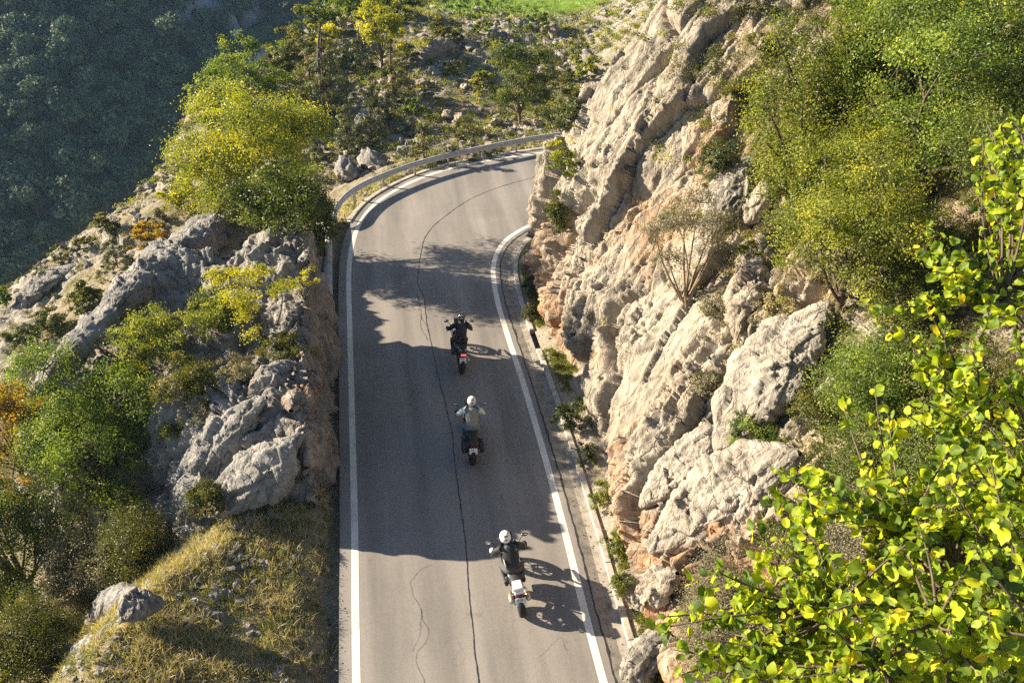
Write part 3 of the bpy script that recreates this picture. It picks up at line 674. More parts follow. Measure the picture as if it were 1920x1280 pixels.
def plant_meshes(w, h, kind, seed, lsize, dens=1.0, tint=0.0):
    """builds trunk and crown meshes, base at the origin"""
    rng = np.random.default_rng(seed); bl = []; lsize = lsize * 1.3
    if kind == 'cone':
        for k in range(7):
            f = k / 6; rr = (w / 2) * (1 - f) ** .75 * .95 + .06; bl.append((rng.normal() * .04 * w, rng.normal() * .04 * w, h * (.10 + .82 * f), rr, rr, h * .13 + .04))
    elif kind == 'bush':
        k = max(4, int(w * 3))
        for _ in range(k):
            a = rng.uniform(0, 6.28); r = rng.uniform(0, .55) * w / 2; q = rng.uniform(.6, 1); bl.append((math.cos(a) * r, math.sin(a) * r, h * .42 * q, w * .26, w * .26, h * .46 * q))
    elif kind == 'tree':
        bl.append((0, 0, h * .50, w * .31, w * .31, h * .36))
        for _ in range(15):
            a = rng.uniform(0, 6.28); z = h * rng.uniform(.14, .88); r = rng.uniform(.35, .82) * w / 2 * (1 - .35 * max(0, z / h - .5)); q = rng.uniform(.13, .22)
            bl.append((math.cos(a) * r, math.sin(a) * r, z, w * q, w * q, h * q * .8))
    elif kind == 'upright':
        for _ in range(16):
            a = rng.uniform(0, 6.28); r = rng.uniform(0, .42) * w; q = rng.uniform(.45, 1.1) * (1 - .5 * r / w); lx_, ly_ = rng.normal(size=2) * .12 * h
            for g_ in (.25, .55, .85): bl.append((math.cos(a) * r + lx_ * g_, math.sin(a) * r + ly_ * g_, h * g_ * q, w * rng.uniform(.05, .12), w * rng.uniform(.05, .12), h * .17 * q))
    elif kind == 'wisp':
        for _ in range(9):
            a = rng.uniform(0, 6.28); r = rng.uniform(.2, .8) * w / 2; z = h * rng.uniform(.35, .95); bl.append((math.cos(a) * r, math.sin(a) * r, z, w * .16, w * .16, h * .12))
    area = math.pi * w / 2 * h / 2
    cr = max(.10, .085 * (w + h) / 2) if kind != 'cone' else max(.10, .09 * w)
    per = 64; ncl = int(min(760, dens * 5.2 * area / (lsize * lsize * .55) / per)) + 6
    if kind == 'wisp': ncl = int(ncl * .35)
    asp = .34 if kind == 'cone' else .6
    cm, cen = crown_mesh('crown', bl, ncl, per, lsize, cr * .78, rng, .35 if kind != 'cone' else .8, .5, asp, tint, 1.7 if kind == 'upright' else .55)
    sp = []; tr = max(.014, h * .017)
    if kind in ('tree', 'cone'):
        top = np.array([0, 0, h * (.38 if kind == 'tree' else .9)]); tk = bend((0, 0, -.25), top, 7, rng, .06); sp.append((tk, np.linspace(tr * 1.5, tr * .5, 7)))
        for b in bl:
            s = tk[rng.integers(2, 5)]; L = bend(s, b[:3], 5, rng, .12); sp.append((L, np.linspace(tr * .6, tr * .2, 5)))
    else:
        for b in bl: L = bend((rng.normal() * .05, rng.normal() * .05, -.15), b[:3], 5, rng, .15); sp.append((L, np.linspace(tr * .8, tr * .25, 5)))
    ends = [s[0][-1] for s in sp[(1 if kind in ('tree', 'cone') else 0):]]; E = np.array(ends)
    for c in cen[:130]:
        i = int(np.argmin(((E - c) ** 2).sum(-1))); sp.append((bend(E[i], c, 4, rng, .15), np.linspace(tr * .2, tr * .07 + .002, 4)))
    V, F = tubes(sp, 5); tm = mesh_np('trunk', V, F, True)
    return tm, cm
def plant(name, base, w, h, kind, mat, lsize, label, cat, group=None, seed=1, dens=1.0, rz=0.0, tint=0.0, tilt=(0, 0), bark=None):
    tm, cm = plant_meshes(w, h, kind, seed, lsize, dens, tint)
    e = empty(name, base, label, cat, group, rz); e.rotation_euler = (tilt[0], tilt[1], rz)
    link('trunk' if kind in ('tree', 'cone') else 'stems', tm, bark or MBARK, e); link('crown', cm, mat, e)
    return e
def pplant(px, py, wpx, hpx, kind, mat, name, label, cat='bush', group=None, seed=None, lsize=None, dens=1.0, only=None, tint=0.0, Y=None, sink=0.05, tilt=(0, 0), bark=None):
    """stands a plant where the ground shows at (px, py); wpx/hpx are its size there"""
    if Y is not None: p = at(px, py, Y)
    else:
        p, nn = hit(px, py, only)
        if p is None: print('NO HIT', name, px, py); return None
    D = depth(p); w_ = wpx * D / FPX; sn = min(.8, max(.2, (CAMH - p.z) / (p - CAM).length)); h_ = max(.35 * hpx, hpx - .42 * wpx * sn) * D / FPX / math.sqrt(1 - sn * sn)
    if lsize is None: lsize = max(.05, D * .0019)
    return plant(name, (p.x, p.y, p.z - sink), w_, h_, kind, mat, lsize, label, cat, group, seed if seed is not None else int(px * 7 + py), dens, (px * 0.37) % 6.28, tint, tilt, bark)

# ------------------------------------------------------------------ boulders and slabs
def rock_body(name, spine, w, th, nrm, mat, label, seed, cat='rock', group=None, nu=150, nv=110, ex=.75, amp=.2, cell=.9, rust=.2, flute=.0):
    """a long rock: rings of rounded-box section along a spine, closed at both ends"""
    S = curve([tuple(p) for p in spine], .01); nS = len(S); s = np.linspace(0, 1, nu); ends = np.sin(np.pi * np.clip(s, 0.004, .996)) ** .5
    idx = (s * (nS - 1)).astype(int); C = S[idx]; T = np.gradient(S, axis=0)[idx]; T /= np.linalg.norm(T, axis=1, keepdims=True)
    nrm = np.array(nrm, float); nrm /= np.linalg.norm(nrm); Wd = np.cross(T, nrm); Wd /= np.linalg.norm(Wd, axis=1, keepdims=True); Nm = np.cross(Wd, T)
    W_ = np.interp(s, np.linspace(0, 1, len(w)), w) * ends; H_ = np.interp(s, np.linspace(0, 1, len(th)), th) * ends
    a = np.linspace(0, 2 * np.pi, nv); ca = np.sign(np.cos(a)) * np.abs(np.cos(a)) ** ex; sa = np.sign(np.sin(a)) * np.abs(np.sin(a)) ** ex
    G_ = C[:, None] + W_[:, None, None] / 2 * ca[None, :, None] * Wd[:, None] + H_[:, None, None] / 2 * sa[None, :, None] * Nm[:, None]
    out_ = (ca[None, :, None] * Wd[:, None] + sa[None, :, None] * Nm[:, None]).reshape(-1, 3); out_ /= np.linalg.norm(out_, axis=1, keepdims=True)
    P = G_.reshape(-1, 3); d = rock_disp(P, amp, cell, seed, (.3, .5, .2), (1, 1, 2.0))
    if flute: 
        q = np.stack([np.repeat(s[:, None] * np.linalg.norm(S[-1] - S[0]) / .28, nv, 1).ravel(), np.tile(a * .35, nu), np.zeros(nu * nv)], -1)
        q[:, 0] += .8 * fbm(P * .8, 3, seed + 3); d = d + flute * (np.abs(vnoise(q, seed + 5)) - .35)
    P = P + out_ * (d * np.repeat(np.clip(ends, .25, 1), nv))[:, None]
    me = mesh_np(name, P, grid_faces(nu, nv), True, {'rust': ('POINT', np.full(len(P), rust)), 'soil': ('POINT', np.zeros(len(P)))})
    o = link(name, me, mat); tag(o, label, cat, group)
    return o
def boulder(px, py, wpx, hpx, label, seed, mat=None, group=None, ratio=(1, .8, .7), rot=(0, 0, 0), sub=4, sink=.25, name='boulder', rust=.15, Y=None, amp=.3):
    p = at(px, py, Y) if Y else hit(px, py)[0]
    if p is None: print('NO HIT boulder', px, py); return
    D = depth(p); w_ = wpx * D / FPX; h_ = hpx * D / FPX
    bm = bmesh.new(); bmesh.ops.create_icosphere(bm, subdivisions=sub, radius=.5)
    V = np.array([v.co[:] for v in bm.verts]); F = np.array([[v.index for v in f.verts] for f in bm.faces]); bm.free()
    V = np.sign(V) * np.abs(V * 2) ** .85 * .5
    nr_ = V / np.linalg.norm(V, axis=1, keepdims=True); dd = rock_disp(V * 2 + seed * 3.1, amp, .9, seed); V = V + nr_ * dd[:, None] * .5
    V = V * np.array([w_ * ratio[0], w_ * ratio[1], max(h_, w_ * .4) * ratio[2] * 1.3]) @ rotm(rot).T
    me = mesh_np(name, V, F, True, {'rust': ('POINT', np.full(len(V), rust)), 'soil': ('POINT', np.zeros(len(V)))})
    o = link(name, me, mat or MROCK); o.location = (p.x, p.y, p.z + h_ * (.5 - sink)); tag(o, label, 'rock', group); return o

def A_(*q, lift=.35):
    """a line of points just proud of the ground, found along the line of sight and evened out"""
    ds = [depth(hit(k[0], k[1])[0]) for k in q]; t = np.arange(len(q)); c = np.polyfit(t, ds, 1 if len(q) < 5 else 2)
    return [tuple(atD(k[0], k[1], np.polyval(c, i) - lift)) for i, k in enumerate(q)]
rock_body('rock_slab', A_((58, 742, 25.6), (95, 700, 26.2), (140, 655, 26.9), (190, 608, 27.6), (245, 545, 28.3), (300, 495, 28.9), (360, 455, 29.5), (420, 415, 30.1), (470, 395, 30.5)),
          (.7, 1.0, 1.3, 1.6, 1.9, 1.9, 1.7), (.7, .8, .9, 1.0, 1.1, 1.1, 1.0), (-.25, -.45, .85), MROCKL, 'long smooth grey slab arching down from the top of the left outcrop to a pointed tip', 500, nu=420, nv=150, amp=.22, cell=1.3, rust=.05, flute=.16)
rock_body('rock_slab', A_((1345, 850, 17.6), (1400, 760, 18.6), (1450, 690, 19.6), (1500, 625, 20.6), (1555, 560, 21.6)), (1.0, 1.9, 2.3, 1.9, 1.2), (.8, 1.1, 1.1, .9), (-.75, -.35, .75), MROCKG, 'smooth pale tilted slab pointing up toward the green bushes at mid height on the right', 520, nu=240, nv=140, amp=.20, cell=1.2, rust=.05, flute=.12)
rock_body('rock_slab', A_((1215, 1035, 14.6), (1290, 985, 15.0), (1360, 935, 15.4), (1430, 885, 15.8), (1500, 850, 16.2)), (1.3, 1.9, 2.2, 2.0, 1.2), (1.0, 1.5, 1.5, 1.1), (-.6, -.5, .75), MROCKG, 'big grey overhanging slab with dark hollows beneath it above the yellow roadside herbs', 530, nu=260, nv=150, amp=.24, cell=1.3, rust=.1, flute=.12)
rock_body('rock_slab', A_((1200, 950, 16.2), (1260, 890, 16.9), (1320, 835, 17.6), (1375, 790, 18.2)), (.7, 1.1, 1.2, .8), (.6, .8, .6), (-.7, -.4, .7), MROCKG, 'narrow pale slab lying between the big overhanging slab and the smooth tilted slab', 540, nu=180, nv=110, amp=.18, cell=1.0, rust=.1, flute=.08)
rock_body('boulder', A_((1330, 455, 25.0), (1345, 405, 25.8), (1375, 350, 26.6), (1420, 290, 27.8)), (.7, 1.2, 1.3, .8), (.6, .9, .8), (-.7, -.4, .7), MROCKG, 'grey rounded boulder with a hollow spot leaning among dry bushes on the upper slope', 550, nu=180, nv=110, amp=.16, cell=1.0, rust=.0)
rock_body('boulder', A_((1400, 420, 25.2), (1420, 380, 25.9), (1445, 330, 26.8)), (.5, .8, .5), (.5, .6, .5), (-.7, -.4, .7), MROCK, 'small pale rock wedge just right of the leaning grey boulder', 560, nu=120, nv=80, amp=.14, cell=.9, rust=.0)
rock_body('rock_slab', A_((1380, 640, 21.2), (1395, 560, 22.3), (1425, 480, 23.6)), (.5, 1.1, .8), (.5, .7, .5), (-.7, -.3, .7), MROCK, 'weathered pale rib of rock below the leaning boulder amid dry grass', 565, nu=150, nv=90, amp=.2, cell=.8, rust=.15)
rock_body('boulder', A_((1165, 1275, 12.6), (1215, 1230, 12.9), (1260, 1190, 13.2)), (.7, 1.0, .7), (.6, .8, .6), (-.6, -.5, .7), MROCKG, 'jagged grey rock at the kerb in the lower right beside the dusty bush', 570, nu=140, nv=90, amp=.26, cell=.7, rust=.0)
rock_body('boulder', A_((1190, 1135, 14.0), (1225, 1100, 14.3), (1270, 1075, 14.6)), (.5, .8, .5), (.5, .6, .5), (-.6, -.5, .7), MROCKG, 'broken rock step under the big overhanging slab by the roadside herbs', 575, nu=120, nv=80, amp=.24, cell=.6, rust=.2)
# left side
rock_body('boulder', A_((165, 1170, 15.6), (215, 1130, 16.0), (265, 1110, 16.3), lift=.75), (.6, .9, .7), (.6, .8, .7), (-.3, -.5, .8), MROCKL, 'smooth grey boulder at the crest of the grassy bank, left one of a touching pair', 590, nu=130, nv=90, amp=.12, cell=.9, rust=.0)
rock_body('boulder', A_((225, 1165, 15.7), (262, 1135, 15.9), (310, 1130, 16.0), lift=.75), (.5, .75, .5), (.5, .7, .5), (-.3, -.5, .8), MROCKL, 'tan boulder with a sharp ridge, right one of the touching pair on the bank', 595, nu=130, nv=90, amp=.16, cell=.7, rust=.3)
rock_body('rock_slab', A_((85, 1300, 13.9), (130, 1245, 14.4), (185, 1190, 15.0), lift=.75), (.5, .7, .5), (.4, .5, .4), (-.5, -.4, .8), MROCKL, 'fluted grey slab running down the bank into the bottom left corner', 600, nu=130, nv=90, amp=.12, cell=.8, rust=.0, flute=.07)
rock_body('rock_slab', A_((320, 905, 20.3), (390, 850, 20.9), (455, 780, 21.7), (500, 745, 22.2)), (.8, 1.2, 1.1, .6), (.5, .7, .6), (-.6, -.5, .6), MROCKL, 'blue grey tilted slab with white crests at the near end of the left outcrop', 610, nu=200, nv=110, amp=.22, cell=.9, rust=.0, flute=.05)
rock_body('rock_slab', A_((380, 965, 19.5), (450, 915, 19.9), (520, 860, 20.4), (570, 810, 20.8)), (1.0, 1.6, 1.5, .8), (.6, .9, .8), (-.5, -.6, .6), MROCKL, 'broad dark grey slab split by diagonal cracks just above the grassy bank', 615, nu=220, nv=120, amp=.2, cell=1.1, rust=.05, flute=.04)
rock_body('boulder', A_((465, 740, 22.4), (510, 705, 22.8), (550, 680, 23.2)), (.6, .8, .6), (.5, .6, .5), (-.3, -.6, .7), MROCKL, 'tan block with a white rim line resting on the outcrop beside the rusty face', 620, nu=120, nv=80, amp=.14, cell=.9, rust=.25)
rock_body('rock_slab', A_((545, 770, 21.6), (570, 730, 22.2), (596, 700, 22.8)), (.5, .8, .5), (.5, .7, .5), (.3, -.7, .6), MROCKL, 'orange brown block jutting from the rusty face below the tan block', 625, nu=120, nv=80, amp=.16, cell=.7, rust=.9)
rock_body('rock_slab', A_((20, 585, 35.6), (75, 535, 36.6), (140, 495, 37.8)), (.7, 1.4, .9), (.3, .5, .3), (-.4, -.3, .85), MROCKL, 'low bare rock sheet among shrubs near the left edge above the slab tip', 630, nu=130, nv=80, amp=.14, cell=.8, rust=.0)
for k, (px, py, w_, h_, lb) in enumerate([
    (795, 162, 30, 18, 'white topped boulder on the scree just left of the round green tree'), (745, 155, 34, 26, 'pale pointed boulder beside the leaning juniper below the yellow tree'),
    (840, 222, 26, 20, 'white boulder in the gully just above the guardrail curve'), (862, 228, 22, 24, 'upright grey stone next to the white boulder above the guardrail'),
    (1038, 70, 16, 30, 'standing pointed stone near the top of the scree'), (820, 105, 60, 30, 'long tilted rock ledge in the upper scree'),
    (680, 250, 70, 34, 'broken grey rocks beneath the small juniper above the wall'), (650, 330, 60, 40, 'fractured grey rock mass behind the guardrail end'),
    (700, 315, 60, 26, 'light grey ledge just above the guardrail start'), (765, 290, 34, 20, 'flat stone behind the guardrail between two junipers'),
    (1105, 120, 26, 40, 'dark craggy rock peeking past the cliff edge near the top'), (590, 150, 36, 28, 'grey rock between the leaning trees behind the oak')]):
    boulder(px, py, w_, h_, lb, 700 + k, MROCK if k < 6 else MROCKL, sub=4, rot=(.2 * k, .3, k * .7))
o = boulder(1036, 797, 15, 14, 'small dark round stone lying in the gutter by the kerb', 760, plain('dark_stone', (.03, .03, .032), .8), sub=3, sink=.1, amp=.08, name='stone')

# loose stones: nobody could count them
def rubble(name, pts, rng, mat, smin, smax, kind='stuff', label=None):
    bases = []
    for k in range(5):
        bm = bmesh.new(); bmesh.ops.create_icosphere(bm, subdivisions=2, radius=.5); V = np.array([v.co[:] for v in bm.verts]); F = np.array([[v.index for v in f.verts] for f in bm.faces]); bm.free()
        h_, _ = facet(V * 2.2 + 9 * k, 800 + k); V = V * (1 + .55 * h_)[:, None] * np.array([1, .75, .55]); bases.append((V, F))
    Vs, Fs, o = [], [], 0
    for p in pts:
        V, F = bases[rng.integers(5)]; s = smin + (smax - smin) * rng.random() ** 3
        Rm = rotm((rng.uniform(-.6, .6), rng.uniform(-.6, .6), rng.uniform(0, 6.28))); Vs.append(V @ Rm.T * s + p + np.array([0, 0, s * .08])); Fs.append(F + o); o += len(V)
    o_ = link(name, mesh_np(name, np.vstack(Vs), np.vstack(Fs), False, {'rust': ('POINT', np.full(o, .15)), 'soil': ('POINT', np.zeros(o))}), mat); o_['kind'] = kind
    if label: o_['label'] = label
    return o_
tz = np.c_[Q, Z]; rngs = np.random.default_rng(11)
cell_area = (np.gradient(gx)[:, None] * np.gradient(gy)[None]).ravel()
def pick(mask, n): 
    pr = mask * cell_area; pr = pr / pr.sum(); return rngs.choice(len(tz), n, p=pr)
def jit(p): return p + np.c_[rngs.normal(size=(len(p), 2)) * .06, np.zeros(len(p))]
y_, x_ = tz[:, 1], tz[:, 0]
vis = (tz[:, 2] > -9) & (sd > .9)
clus = np.clip(fbm(tz * .35, 3, 900) * 2 + .35, 0, 1)
m1 = vis * (y_ > 46) * (y_ < 76) * (x_ > -18) * (x_ < 22) * clus * (1 - field)
rubble('rubble', tz[pick(m1, 1500)], rngs, MROCKG, .12, .75)
m2 = vis * (y_ < 46) * (y_ > 30) * (x_ < -3) * (x_ > -22) * clus
rubble('rubble', tz[pick(m2, 700)], rngs, MROCKL, .06, .5)
m3 = vis * (y_ < 20.5) * (y_ > 12) * (x_ < -1.9) * (x_ > -9)
rubble('gravel', jit(tz[pick(m3, 1600)]), rngs, MROCKL, .03, .30)
vm = VV[:, 2] > .03; rubble('gravel', VV[vm][rngs.choice(vm.sum(), 1500)], rngs, MROCK, .02, .13)
m4 = (sd > .1) * (sd < .9) * (y_ < 39) * (y_ > 11) * (x_ > -3.2); rubble('gravel', jit(tz[pick(m4, 900)]), rngs, MROCKL, .015, .09)

ed = offset(OC, -.36); ed = ed[(ed[:, 1] > 10) & (ed[:, 1] < 37)]; ed = ed[rngs.integers(len(ed), size=700)] + rngs.normal(size=(700, 2)) * np.array([.09, .1]); rubble('grit', np.c_[ed, np.full(700, .004)], rngs, MROCKL, .008, .05)
gu = offset(IC, .62); gu = gu[(gu[:, 1] > 10) & (gu[:, 1] < 37)]; gu = gu[rngs.integers(len(gu), size=900)] + rngs.normal(size=(900, 2)) * np.array([.12, .1]); rubble('grit', np.c_[gu, np.full(900, -.02)], rngs, MROCK, .008, .055)

# ------------------------------------------------------------------ grass and low growth
def blades(name, roots, nrm, rng, hmin, hmax, wd, mat, spread=.10, per=14, tint=None):
    n = len(roots); R0 = np.repeat(roots, per, 0); m = len(R0); H = rng.uniform(hmin, hmax, n).repeat(per) * rng.uniform(.5, 1.1, m)
    d = np.c_[rng.normal(size=(m, 2)) * .45, np.ones(m)]; d /= np.linalg.norm(d, axis=1, keepdims=True)
    B = R0 + np.c_[rng.normal(size=(m, 2)) * spread, np.zeros(m)]; a = rng.uniform(0, 6.28, m); S = np.c_[np.cos(a), np.sin(a), np.zeros(m)] * wd / 2 * rng.uniform(.6, 1.5, m)[:, None]
    mid_ = B + d * (H * .55)[:, None]; d2 = d + np.c_[d[:, :2] * .8, -.15 * np.ones(m)]; tip = mid_ + d2 * (H * .45)[:, None]
    V = np.stack([B - S, B + S, mid_ + S * .8, mid_ - S * .8, tip], 1).reshape(-1, 3); i = np.arange(m) * 5
    F = np.vstack([np.stack([i, i + 1, i + 2, i + 3], -1), np.stack([i + 3, i + 2, i + 4, i + 4], -1)[:0]]); T3 = np.stack([i + 3, i + 2, i + 4], -1)
    # triangles as degenerate-free quads: tip doubled through a tiny offset vertex is avoided by using triangles only
    F = np.vstack([np.stack([i, i + 1, i + 2], -1), np.stack([i, i + 2, i + 3], -1), T3])
    base = (rng.random(n) if tint is None else tint).repeat(per); r = np.clip(base * .75 + rng.random(m) * .3, 0, 1)
    o = link(name, mesh_np(name, V, F, False, {'rnd': ('FACE', np.r_[r, r, r])}), mat); o['kind'] = 'stuff'; return o
def domes(name, roots, rng, rmin, rmax, lsize, mat, per=60, flat=.6):
    Cs, Ns, Rn = [], [], []
    for p in roots:
        r = rmin + (rmax - rmin) * rng.random() ** 2; k = int(per * rng.uniform(.6, 1.3)); v = rng.normal(size=(k, 3)); v[:, 2] = np.abs(v[:, 2]); v /= np.linalg.norm(v, axis=1, keepdims=True)
        c = p + v * np.array([r, r, r * flat]) * (rng.random((k, 1)) ** .35); Cs.append(c); nn = v + rng.normal(size=(k, 3)) * .6; Ns.append(nn / np.linalg.norm(nn, axis=1, keepdims=True)); Rn.append(np.clip(rng.random() * .7 + rng.random(k) * .35, 0, 1))
    V, F = leaves_np(np.vstack(Cs), np.vstack(Ns), lsize, rng, .5); o = link(name, mesh_np(name, V, F, False, {'rnd': ('FACE', np.concatenate(Rn))}), mat); o['kind'] = 'stuff'; return o
up3 = None
g1 = vis * (y_ < 20.3) * (y_ > 10) * (x_ < -2.2) * (x_ > -10.5)
cg = np.clip(fbm(tz * 1.1, 3, 910) * 2.5 + .55, 0.03, 1)
blades('grass', jit(tz[pick(g1 * cg, 5200)]), None, rngs, .10, .38, .013, M_DRY, .07, 13)
domes('low_herbs', jit(tz[pick(g1 * (1.03 - cg), 900)]), rngs, .08, .34, .035, M_HERB, 90)
domes('low_herbs', jit(tz[pick(g1, 700)]), rngs, .08, .26, .035, M_SIL, 80)
g2 = vis * (y_ > 20) * (y_ < 47) * (x_ < -2.6) * (x_ > -24)
domes('undergrowth', tz[pick(g2, 900)], rngs, .12, .45, .075, M_SIL, 50)
domes('undergrowth', tz[pick(g2, 500)], rngs, .15, .5, .075, M_BOX, 60)
g3 = vis * (y_ > 46) * (y_ < 80) * (x_ < 24) * (x_ > -24) * (1 - field)
domes('undergrowth', tz[pick(g3, 1100)], rngs, .2, .7, .13, M_SIL, 40, .5)
domes('undergrowth', tz[pick(g3, 1500)], rngs, .25, .95, .13, M_OAK, 60, .6)
g4 = (y_ > 66) * (y_ < 84) * field; blades('grass', tz[pick(g4, 3500)], None, rngs, .10, .28, .05, M_BRT, .2, 7)
g7 = (sd > .15) * (sd < 2.2) * (y_ > 38.3) * (x_ < 14); domes('undergrowth', tz[pick(g7, 260)], rngs, .08, .32, .07, M_SIL, 50); domes('undergrowth', tz[pick(g7, 200)], rngs, .08, .34, .07, M_OAK, 50); rubble('gravel', jit(tz[pick(g7, 500)]), rngs, MROCKG, .03, .25)
blades('grass', jit(tz[pick(g7, 500)]), None, rngs, .12, .40, .02, M_DRY, .12, 10)
g5 = (sd > .05) * (sd < 1.6) * (y_ < 30) * (y_ > 11) * (x_ < -1.95)
domes('low_herbs', tz[pick(g5, 600)], rngs, .05, .2, .035, M_HERB, 50); blades('grass', jit(tz[pick(g5, 1500)]), None, rngs, .08, .3, .010, M_DRY, .06, 9)
# ledges of the cliff
Cz = Nd[:, :, 2].ravel(); okc = (Cz > .45) & (Pd[:, 0] > 6.4) & (Pd[:, 1] > 10) & (Pd[:, 1] < 36) & (Pd[:, 2] < 13)
wgt = okc * np.clip((Cz - .4) * 2, 0, 1) * np.clip((Pd[:, 0] - 7.2) / 3, .06, 1) * np.clip(fbm(Pd * .5, 3, 920) * 2.4 + .45, 0, 1) * (1 - .88 * smoothz * (Pd[:, 0] < 12)); wgt = wgt / wgt.sum()
ic = rngs.choice(len(Pd), 2300, p=wgt); blades('grass', Pd[ic], None, rngs, .12, .42, .014, M_DRY, .10, 14)
ic = rngs.choice(len(Pd), 620, p=wgt); domes('undergrowth', Pd[ic], rngs, .12, .40, .05, M_SIL, 90, .8)
ic = rngs.choice(len(Pd), 300, p=wgt); domes('undergrowth', Pd[ic], rngs, .12, .38, .05, M_BOX, 100, .8)
wg2 = okc * np.clip((Pd[:, 0] - 9.2) / 2.5, 0, 1) * np.clip(fbm(Pd * .4, 3, 925) * 2.4 + .8, 0, 1); wg2 = wg2 / wg2.sum()
ic = rngs.choice(len(Pd), 900, p=wg2); domes('undergrowth', Pd[ic], rngs, .25, .75, .06, M_BOX, 150, .8)
ic = rngs.choice(len(Pd), 500, p=wg2); domes('undergrowth', Pd[ic], rngs, .25, .7, .06, M_OAK, 130, .8)
# herbs between kerb and cliff foot
vy = VV[:, 1]; fr = np.repeat(np.linspace(0, 1, nr), len(vg)); wv_ = ((vy > 11) & (vy < 35.5) & (fr > .15)) * np.clip(fbm(VV * .9, 3, 930) * 3 + .4, .02, 1); wv_ = wv_ / wv_.sum()
domes('low_herbs', VV[rngs.choice(len(VV), 320, p=wv_)], rngs, .06, .28, .038, M_HERB, 90, .7); domes('low_herbs', VV[rngs.choice(len(VV), 200, p=wv_)], rngs, .06, .26, .038, M_BOX, 90, .8)
blades('grass', VV[rngs.choice(len(VV), 900, p=wv_)], None, rngs, .12, .38, .012, M_HERB, .08, 16)

# ------------------------------------------------------------------ guardrail, parapet
M_RAIL = plain('galvanised_steel', (.40, .41, .42), .45, metal=.3, vary=.22, vs=6)
M_POST = plain('weathered_steel', (.36, .35, .33), .55, metal=.3, vary=.2, vs=9)
rail_path = curve([(-2.22, 38.2), (-2.0, 39.2), (-1.45, 40.45), (-.55, 41.55), (.70, 42.6), (2.0, 43.45), (3.5, 44.2), (5.8, 45.05), (8.8, 45.95), (12, 46.35), (18, 46.55), (30, 46.6)], .12)
gr = empty('guardrail', (rail_path[0][0], rail_path[0][1], 0), 'galvanised steel guardrail curving round the outside of the bend', 'guardrail')
prof = [(-.02, .50), (-.09, .535), (-.09, .585), (-.03, .625), (-.03, .665), (-.09, .705), (-.09, .755), (-.02, .79), (.015, .80), (.015, .78), (-.015, .755), (-.055, .74), (-.055, .72), (0.0, .675), (0.0, .615), (-.055, .57), (-.055, .55), (.0, .52)]
gv = []
ends_ = np.clip(np.arange(len(rail_path)) / 8, 0, 1)
for off, z in prof: gv.append(np.c_[offset(rail_path, -off), z - .22 * (1 - ends_) ** 2])
gv = np.array(gv + [gv[0]]) - np.array([*rail_path[0], 0])
link('beam', mesh_np('beam', gv.reshape(-1, 3), grid_faces(len(gv), len(rail_path)), True), M_RAIL, gr)
ss = np.r_[0, np.cumsum(np.linalg.norm(np.diff(rail_path, axis=0), axis=1))]
def box_v(c, s, yaw=0): 
    v = np.array([(x, y, z) for z in (-.5, .5) for x, y in ((-.5, -.5), (.5, -.5), (.5, .5), (-.5, .5))]) * s @ rotm((0, 0, yaw)).T + c
    return v, np.array([(3, 2, 1, 0), (4, 5, 6, 7), (0, 1, 5, 4), (1, 2, 6, 5), (2, 3, 7, 6), (3, 0, 4, 7)])
def boxes(name, lst, mat, parent=None):
    Vs, Fs, o = [], [], 0
    for b in lst: v, f = box_v(*b); Vs.append(v); Fs.append(f + o); o += 8
    return link(name, mesh_np(name, np.vstack(Vs), np.vstack(Fs)), mat, parent)
out_path = offset(rail_path, -.10); u = .9
while u < ss[-1] - 1:
    x, y = np.interp(u, ss, out_path[:, 0]), np.interp(u, ss, out_path[:, 1]); i = int(np.searchsorted(ss, u)); tv = rail_path[min(i + 1, len(rail_path) - 1)] - rail_path[i - 1]; yw = math.atan2(tv[1], tv[0])
    c0 = np.array([x - rail_path[0][0], y - rail_path[0][1], 0]); n_v = np.array([tv[1], -tv[0], 0]) / np.hypot(*tv)
    p = boxes('post', [(c0 + (0, 0, .20), (.012, .10, 1.1), yw), (c0 + n_v * .03 + (0, 0, .20), (.10, .012, 1.1), yw + 0), (c0 - n_v * .045 + (0, 0, .20), (.10, .012, 1.1), yw)], M_POST, gr)
    boxes('bolt', [(c0 + n_v * .185 + (0, 0, .645), (.05, .012, .05), yw)], M_POST, p)
    u += 2.0
